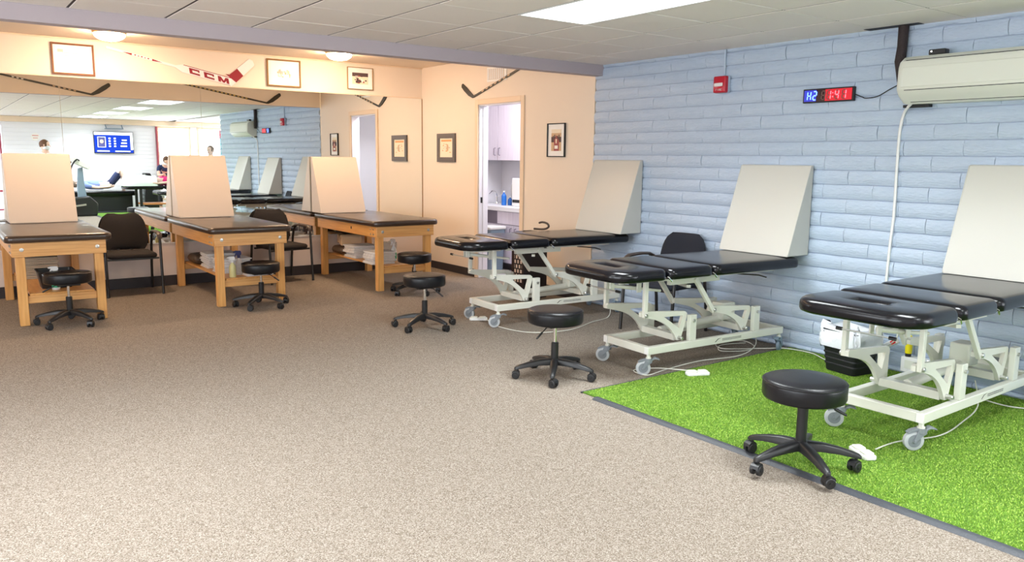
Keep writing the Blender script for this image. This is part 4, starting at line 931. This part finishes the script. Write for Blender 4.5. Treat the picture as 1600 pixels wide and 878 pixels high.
for y0, y1, hy in ((7.62, 8.12, 8.06), (8.12, 8.50, 8.45), (8.50, 8.88, 8.55), (8.88, 9.58, 9.5)): doorpanel(y0, y1, .10, .62, o, 6.28, hy, .53)
MB().box(6.262, 6.2795, 7.62, 8.88, .625, .795).build('drawer_front', M_cab, o, bevel=.002, seg=1)
tag(MB().box(6.24, 6.858, 7.58, 9.6, .801, .86).build('worktop', M_counter, bevel=.004), 'thick white worktop in the kitchen beyond the doorway', 'worktop')
o = tag(empty('faucet', (6.62, 9.40, .861)), 'chrome faucet at the kitchen sink beyond the doorway', 'faucet')
MB().lathe([(.025, 0), (.022, .02), (.014, .03), (.014, .10)], 14).build('faucet_body', M_chrome, o); MB().tube(spline([(0, 0, .10), (-.02, 0, .16), (-.08, 0, .18), (-.14, 0, .14)]), .009, 8).build('spout', M_chrome, o)
MB().tube([(0, .0, .10), (.02, -.08, .13)], .006, 8).build('lever', M_chrome, o)
def bottle(label, loc, h, r, m):
    o = tag(empty('bottle', loc), label, 'bottle'); MB().lathe([(r*.95, 0), (r, .005), (r, h*.6), (r*.8, h*.72), (r*.35, h*.82), (r*.35, h*.9)], 16).build('bottle_body', m, o); MB().lathe([(r*.42, h*.9), (r*.42, h)], 12).build('bottle_cap', M_white, o)
bottle('bright blue soap bottle on the kitchen worktop', (6.48, 9.03, .861), .20, .036, M_bluebot)
bottle('small blue bottle beside the taller blue bottle on the worktop', (6.55, 8.98, .861), .12, .032, mat('deep_blue_plastic', (.02, .12, .40), .3))
bottle('tall steel bottle standing behind the blue soap on the worktop', (6.68, 9.10, .861), .36, .030, M_zinc)
o = tag(empty('paper_towel_dispenser', (6.55, 8.70, .861)), 'white box appliance on the right of the kitchen worktop', 'appliance')
MB().box(-.09, .15, -.10, .12, 0, .38).build('appliance_body', M_white, o, bevel=.01); MB().box(-.094, -.0905, -.08, .10, .05, .09).build('front_slot', M_dark, o)
o = tag(empty('swing_bin', (6.10, 8.80, .005)), 'dark kitchen bin with white lid standing before the base cabinet', 'waste bin')
MB().rings([[(x, y, z) for x, y in rrect(-a, a, -b_, b_, .03, 3)] for a, b_, z in ((.11, .15, 0), (.13, .17, .56))]).build('bin_body', M_casterb, o); MB().rings(padrings(-.14, .14, -.18, .18, .561, .60, .03, .01, .01)).build('bin_lid', M_white, o)
# ================================================================ far side of the room (seen in the mirrors)
M_skin = mat('skin_tone', (.78, .50, .38), .5); M_skinl = mat('light_skin_tone', (.86, .62, .52), .5)
M_hairb = mat('brown_hair', (.14, .06, .03), .6); M_hairg = mat('grey_brown_hair', (.25, .18, .14), .6)
M_shirtw = mat('white_shirt_cloth', (.82, .80, .82), .9); M_shirtb = mat('blue_shirt_cloth', (.22, .30, .62), .9)
M_magenta = mat('magenta_cloth', (.75, .03, .22), .9); M_navy = mat('navy_cloth', (.02, .03, .09), .9); M_pants = mat('charcoal_cloth', (.04, .04, .05), .9)
M_sheet = mat('pale_green_sheet', (.72, .84, .76), .9); M_eye = mat('dark_eye', (.02, .015, .01), .3); M_lip = mat('lip_tone', (.55, .22, .20), .5)
def skin(name, nodes, edges, m, parent, root, sub=1):
    keys = list(nodes); me = bpy.data.meshes.new(name)
    me.from_pydata([nodes[k][0] for k in keys], [(keys.index(a), keys.index(b)) for a, b in edges], []); me.materials.append(m)
    o = bpy.data.objects.new(name, me); COL.objects.link(o); o.parent = parent
    md = o.modifiers.new('skin', 'SKIN'); md.use_smooth_shade = True
    for i, k in enumerate(keys):
        r = nodes[k][1]; d_ = me.skin_vertices[0].data[i]; d_.radius = (r, r) if not isinstance(r, tuple) else r
        d_.use_root = (k == root)
    s = o.modifiers.new('sub', 'SUBSURF'); s.levels = sub; s.render_levels = sub
    return o
def person(label, loc, rz, J, shirt, pants, hair, skinm, sleeve=.6, legcov=1.0, mask=False, look=None):
    """J: joints pelvis, chest, neck, head, and (shoulder, elbow, wrist, hip, knee, ankle, toe) for l / r"""
    t = tag(empty('person', loc, rz), label, 'person')
    V = {k: Vector(v) for k, v in J.items()}
    nd = {'pelvis': (V['pelvis'], .115), 'belly': (V['pelvis'].lerp(V['chest'], .5), .11), 'chest': (V['chest'], .125), 'collar': (V['chest'].lerp(V['neck'], .7), .075), 'neck': (V['neck'], .052), 'skull': (V['neck'].lerp(V['head'], .55), .060)}
    ed = [('pelvis', 'belly'), ('belly', 'chest'), ('chest', 'collar'), ('collar', 'neck'), ('neck', 'skull')]
    for s in 'lr':
        for a, r in (('shoulder', .058), ('elbow', .040), ('wrist', .026), ('hip', .088), ('knee', .056), ('ankle', .038), ('toe', .032)): nd[a+s] = (V[a+s], r)
        nd['calf'+s] = (V['knee'+s].lerp(V['ankle'+s], .3), .052)
        ed += [('collar', 'shoulder'+s), ('shoulder'+s, 'elbow'+s), ('elbow'+s, 'wrist'+s), ('pelvis', 'hip'+s), ('hip'+s, 'knee'+s), ('knee'+s, 'calf'+s), ('calf'+s, 'ankle'+s), ('ankle'+s, 'toe'+s)]
        d_ = (V['wrist'+s]-V['elbow'+s]).normalized(); sd = d_.orthogonal().normalized(); nn = d_.cross(sd)
        nd['palm'+s] = (V['wrist'+s]+d_*.065, .030); ed.append(('wrist'+s, 'palm'+s))
        for f in range(4):
            b = V['wrist'+s]+d_*.085+sd*(f-1.5)*.022; ln = (.062, .075, .070, .055)[f]
            nd['f%d%s' % (f, s)] = (b, .010); nd['g%d%s' % (f, s)] = (b+d_*ln*.6+nn*.008, .009); nd['h%d%s' % (f, s)] = (b+d_*ln+nn*.025, .008)
            ed += [('palm'+s, 'f%d%s' % (f, s)), ('f%d%s' % (f, s), 'g%d%s' % (f, s)), ('g%d%s' % (f, s), 'h%d%s' % (f, s))]
        nd['th'+s] = (V['wrist'+s]+d_*.055+sd*.050+nn*.01, .011); nd['ti'+s] = (V['wrist'+s]+d_*.090+sd*.062+nn*.02, .009); ed += [('palm'+s, 'th'+s), ('th'+s, 'ti'+s)]
    skin('body', nd, ed, skinm, t, 'pelvis')
    # clothes follow the same bones
    c = {k: (nd[k][0], nd[k][1]+.014) for k in ('pelvis', 'belly', 'chest', 'collar')}; ce = [('pelvis', 'belly'), ('belly', 'chest'), ('chest', 'collar')]
    for s in 'lr':
        c['shoulder'+s] = (V['shoulder'+s], .072); c['cuff'+s] = (V['shoulder'+s].lerp(V['elbow'+s], sleeve), .058); ce += [('collar', 'shoulder'+s), ('shoulder'+s, 'cuff'+s)]
    skin('shirt', c, ce, shirt, t, 'pelvis')
    c = {'waist': (V['pelvis'].lerp(V['chest'], .12), .125), 'pelvis': (V['pelvis'], .130)}; ce = [('waist', 'pelvis')]
    for s in 'lr':
        c['hip'+s] = (V['hip'+s], .103); ce.append(('pelvis', 'hip'+s))
        if legcov > .9:
            c['knee'+s] = (V['knee'+s], .070); c['cuff'+s] = (V['ankle'+s].lerp(V['knee'+s], .12), .056); ce += [('hip'+s, 'knee'+s), ('knee'+s, 'cuff'+s)]
        else: c['cuff'+s] = (V['hip'+s].lerp(V['knee'+s], .85), .080); ce.append(('hip'+s, 'cuff'+s))
    skin('trousers' if legcov > .9 else 'shorts', c, ce, pants, t, 'pelvis')
    # head with a face
    hd = MB(); upv = (V['head']-V['neck']).normalized(); f = Vector(look or (0, -1, 0)); f = (f-upv*f.dot(upv)).normalized(); sdv = f.cross(upv)
    M4 = Matrix((sdv, -f, upv)).transposed().to_4x4(); M4.translation = V['head']
    hd.M = M4
    hd.lathe([(.012, -.118), (.040, -.110), (.056, -.085), (.066, -.05), (.074, 0), (.076, .04), (.068, .078), (.045, .105), (.012, .117)], 18, sx=1, sy=1.22)
    ho = hd.build('head', skinm, t, ang=80)
    def hp(name, q, m): q.v = [tuple(M4 @ Vector(p)) for p in q.v]; return q.build(name, m, ho, ang=80)
    for s in (-1, 1):
        hp('eye', MB().lathe([(.001, -.007), (.009, -.004), (.011, 0), (.009, .004), (.001, .007)], 10, (s*.030, -.082, .005)), M_eye)
        hp('ear', MB().lathe([(.004, -.028), (.010, -.015), (.013, 0), (.012, .015), (.004, .026)], 8, (s*.076, .005, -.005), sy=1.5), skinm)
    hp('nose', MB().rings([[(-.006, -.088, .005), (.006, -.088, .005), (.005, -.093, .005), (-.005, -.093, .005)], [(-.013, -.085, -.035), (.013, -.085, -.035), (.008, -.112, -.033), (-.008, -.112, -.033)]]), skinm)
    if mask: hp('face_mask', MB().lathe([(.030, -.105), (.062, -.085), (.071, -.05), (.066, -.018)], 16, (0, -.012, 0), sy=1.25), mat('white_mask', (.85, .88, .90), .8))
    else: hp('mouth', MB().box(-.022, .022, -.086, -.078, -.066, -.058), M_lip)
    q = MB(); rg = []
    for k in range(7):
        z = -.03+.027*k; r = [.079, .084, .087, .086, .078, .058, .02][k]; rg.append([(r*math.cos(a), max(r*1.2*math.sin(a)+.012, (-.045 if z < .055 else -2)), z) for a in [2*PI*i/18 for i in range(18)]])
    q.rings(rg); hp('hair', q, hair)
    return t
def J_stand(h=1.65, arm=.0):
    k = h/1.75; J = {'pelvis': (0, 0, .95*k), 'chest': (0, 0, 1.30*k), 'neck': (0, 0, 1.50*k), 'head': (0, -.02, 1.635*k)}
    for s, x in (('l', 1), ('r', -1)):
        J.update({'shoulder'+s: (x*.17, 0, 1.42*k), 'elbow'+s: (x*.22, .02, 1.13*k), 'wrist'+s: (x*.21, -.10, .92*k), 'hip'+s: (x*.085, 0, .90*k), 'knee'+s: (x*.10, -.01, .49*k), 'ankle'+s: (x*.10, .02, .08), 'toe'+s: (x*.11, -.13, .035)})
    return J
person('masked person with short brown hair in a white shirt, standing, seen in the left mirror', (2.17, -1.0, 0), 0, J_stand(1.80), M_shirtw, M_pants, M_hairb, M_skin, mask=True, look=(.9, .3, 0))
person('grey-haired person in a dark top standing by the windows, seen in the second mirror', (5.80, -1.3, 0), 0, J_stand(1.74), M_navy, M_pants, M_hairg, M_skinl, look=(-.8, .6, 0))
# person lying on the low plinth, knees bent
pl = tag(empty('low_plinth', (3.70, -3.75, .009)), 'low black padded plinth on the turf at the far wall, seen in the mirror', 'treatment bench')
MB().rings(padrings(-.85, .75, -.35, .35, .43, .55, .05, .03, .02)).build('padded_top', M_blackvinyl, pl); MB().box(-.75, .65, -.28, .28, .03, .4295).build('base', M_dark, pl)
MB().box(-.95, .95, -.45, .45, .0, .029).build('base_mat', M_pants, pl)
z = .69; J = {'pelvis': (.10, 0, z), 'chest': (-.28, 0, z+.02), 'neck': (-.48, 0, z+.03), 'head': (-.62, 0, z+.06)}
for s, y in (('l', .17), ('r', -.17)): J.update({'shoulder'+s: (-.40, y, z+.01), 'elbow'+s: (-.16, y*1.35, z-.05), 'wrist'+s: (.10, y*1.2, z-.03), 'hip'+s: (.16, y*.5, z)})
J.update({'kneel': (.42, .10, z+.42), 'anklel': (.58, .10, .62), 'toel': (.72, .10, .59), 'kneer': (.50, -.12, z+.34), 'ankler': (.60, -.42, .12), 'toer': (.72, -.44, .05)})
person('person in blue shirt and dark shorts lying on the low plinth with knees raised', (3.70, -3.75, .009), 0, J, M_shirtb, M_navy, M_hairg, M_skinl, legcov=.5, look=(0, 0, 1))
# treatment table with a covered client and a therapist
tt = tag(empty('massage_table', (4.84, -2.9, .009)), 'treatment table with a client lying on it at the far side, seen in the mirror', 'treatment table')
MB().rings(padrings(-.80, .85, -.35, .35, .62, .70, .06, .03, .02)).build('padded_top', M_blackvinyl, tt)
for x in (-.45, .65):
    for y in (-.28, .28): MB().box(x-.03, x+.03, y-.03, y+.03, .0, .6195).build('leg', M_bmetal, tt)
MB().box(-.42, .62, -.25, .25, .22, .26).build('shelf', mat('orange_shelf', (.65, .25, .08), .6), tt)
z = .81; J = {'pelvis': (-.02, 0, z), 'chest': (.32, 0, z+.02), 'neck': (.52, 0, z+.02), 'head': (.66, 0, z+.03)}
for s, y in (('l', .17), ('r', -.17)): J.update({'shoulder'+s: (.44, y, z), 'elbow'+s: (.22, y*1.45, z-.02), 'wrist'+s: (0, y*1.6, z-.04), 'hip'+s: (-.08, y*.5, z), 'knee'+s: (-.40, y*.6, z+.08), 'ankle'+s: (-.70, y*.6, z-.03), 'toe'+s: (-.76, y*.7, z+.08)})
person('person in a magenta top lying on the far treatment table, legs under a pale sheet', (4.84, -2.9, .009), 0, J, M_magenta, M_pants, M_hairb, M_skinl, look=(0, 0, 1))
q = MB(); rg = []
for k in range(11):
    x = -.84+.080*k; hh = .26+.02*math.sin(k*1.3) if k > 0 else .12
    rg.append([(x, .30*math.cos(a)+.01*math.sin(5*a+k), .7015+(hh+.01*math.sin(4*a+k))*max(0, math.sin(a))) for a in [PI*i/12 for i in range(13)]])
q.rings(rg); sh = q.build('bed_sheet', M_sheet); sh.location = (4.84, -2.9, .009); tag(sh, 'pale green sheet draped over the legs of the lying client', 'sheet')
J = J_stand(1.65); J.update({'chest': (0, -.22, 1.12), 'neck': (0, -.34, 1.24), 'head': (0, -.42, 1.34)})
for s, x in (('l', 1), ('r', -1)): J.update({'shoulder'+s: (x*.16, -.28, 1.17), 'elbow'+s: (x*.20, -.38, .96), 'wrist'+s: (x*.14, -.52, .98)})
person('therapist in a dark navy top bending over the lying client', (5.14, -3.46, .009), PI, J, M_navy, M_pants, M_hairb, M_skin, mask=True, look=(0, -1, -.5))
# elliptical trainer
e = tag(empty('elliptical_trainer', (2.78, -2.5, .009), PI), 'black and grey elliptical trainer with handlebars, seen in the left mirror panels', 'exercise machine')
MB().prism([(-.55, 0), (.22, 0), (.25, .10), (.12, .30), (-.10, .45), (-.40, .48), (-.58, .30)], -.14, .14).build('drive_housing', M_bplast, e, bevel=.03, seg=3)
MB().prism([(-.05, .06), (.12, .06), (.12, .13), (-.05, .13)], -.146, -.1415).build('side_badge', M_zinc, e, bevel=.001, seg=1)
MB().prism([(-.36, .40), (-.16, .30), (-.16, .75), (-.20, 1.15), (-.30, 1.18), (-.32, .75)], -.05, .05).build('column', M_casterb, e, bevel=.015)
MB().prism([(-.42, 1.12), (-.10, 1.28), (-.07, 1.40), (-.14, 1.42), (-.46, 1.22)], -.17, .17).build('console', M_ac, e, bevel=.015)
MB().prism([(-.36, 1.222), (-.16, 1.322), (-.17, 1.334), (-.37, 1.234)], -.10, .10).build('console_screen', M_dark, e)
for s in (-1, 1):
    MB().tube(spline([(-.05, s*.24, .25), (-.02, s*.26, .60), (.02, s*.26, .95), (-.05, s*.25, 1.22), (-.16, s*.22, 1.36), (-.22, s*.22, 1.33)]), .018, 8).build('handlebar', M_bplast, e)
    MB().bar((-.30, s*.22, .28), (.55, s*.22, .22+.05*s), .05, .04).build('pedal_arm', M_zinc, e); MB().box(.25, .60, s*.22-.07, s*.22+.07, .26+.05*s, .29+.05*s).build('foot_plate', M_bplast, e, bevel=.005)
MB().cyl((.55, -.26, .05), (.55, .26, .05), .04, 10).build('rear_foot', M_bplast, e); MB().bar((.2, 0, .06), (.55, 0, .05), .06, .04).build('rear_rail', M_bplast, e)
# dark striped machine beside the plinth
o = tag(empty('stair_machine', (4.90, -4.15, .009)), 'dark upright exercise machine with grey slats behind the far treatment table', 'exercise machine')
MB().prism([(-.16, 0), (.30, 0), (.26, .45), (.02, 1.0), (-.10, 1.0)], -.2, .2).build('machine_body', M_bplast, o, bevel=.01)
for k in range(8): MB().box(-.20+.008*k, -.168+.008*k, -.2, .2, .1+.11*k, .17+.11*k).build('slat', M_casterp, o)
# television on the far wall
tv = tag(empty('television', (4.18, YF+.06, 1.53)), 'wall television with a blue picture, seen in the second mirror panel', 'television')
MB().box(-.49, .49, -.02, .02, 0, .58).build('tv_case', M_bplast, tv, bevel=.006)
MB().box(-.475, .475, .0205, .022, .02, .565).build('tv_screen', mat('blue_lit_screen', (.004, .008, .05), .3, emis=(.012, .06, .62), estr=1.0, spec=.1), tv)
M_sw = mat('white_lit_screen', (.9, .9, .9), .3, emis=(.9, .95, 1), estr=1.0)
q = MB(); q.box(-.475, .475, .0225, .0232, .49, .565); q.box(-.40, -.20, .0225, .0232, .16, .44)
for k in range(4): q.box(-.13, -.08, .0225, .0232, .38-.07*k, .42-.07*k); q.box(.0, .05, .0225, .0232, .38-.07*k, .42-.07*k)
for k in range(3): q.box(.20-.02*k, .32, .0225, .0232, .34-.08*k, .375-.08*k)
q.box(-.42, -.12, .0225, .0232, .045, .075); q.box(.02, .40, .0225, .0232, .045, .07); q.box(.41, .475, .0225, .0232, .1, .49); q.build('screen_layout', M_sw, tv)
q = MB(); q.box(-.385, -.215, .0235, .024, .17, .43); q.build('screen_portrait', mat('portrait_dark', (.1, .1, .3), .4), tv); q = MB(); q.lathe([(.001, -.05), (.04, -.03), (.05, 0), (.04, .04), (.001, .06)], 12, (-.30, .026, .31), sy=.08); q.build('screen_face', M_skinl, tv)
o = tag(empty('wall_mount', (4.2, YF+.02, 2.14)), 'grey bracket shelf on the wall just above the television', 'bracket')
MB().box(-.22, .22, .0, .16, .04, .06).build('shelf_plate', M_casterb, o); MB().bar((-.2, .01, .15), (-.2, .15, .05), .02, .02).build('brace', M_casterb, o); MB().bar((.2, .01, .15), (.2, .15, .05), .02, .02).build('brace', M_casterb, o)
o = tag(empty('wall_sign', (2.35, YF+.012, 1.93)), 'small round reddish sign on the white far wall in the left mirror', 'sign')
MB().tube([(0, 0, 0), (0, .008, 0)], .10, 24).build('sign_plate', M_paper, o); MB().box(-.07, .07, .0085, .010, .02, .045).box(-.055, .055, .0085, .010, -.04, -.02).build('sign_print', mat('faded_red', (.75, .35, .30), .6), o)
o = tag(empty('strap_rack', (6.95, YF+.30, 0)), 'red and teal exercise straps hanging on a post by the far window', 'exercise straps')
MB().cyl((0, 0, .001), (0, 0, 2.22), .03, 10).build('post', M_redframe, o); MB().box(-.02, .05, .032, .06, 1.2, 2.0).build('strap', mat('teal_strap', (.02, .20, .24), .6), o); MB().box(-.12, .12, -.03, .03, 2.0, 2.03).build('hook_bar', M_redframe, o); MB().lathe([(.22, .0005), (.2, .03), (.03, .04)], 16).build('base', M_redframe, o)
tag(MB().box(5.262, 5.298, YF-.02, YF+.08, .002, 2.285).build('red_post', M_redframe), 'dark red post beside the bright window on the far wall', 'post')
o = tag(empty('shade_panel', (.6, YF+.03, 1.86)), 'dark transom shade at the top of the red framed door, leftmost mirror', 'shade')
for k in range(6): MB().box(-.95+.32*k, -.66+.32*k, 0, .02, 0, .33).build('shade_strip', M_greymat, o)
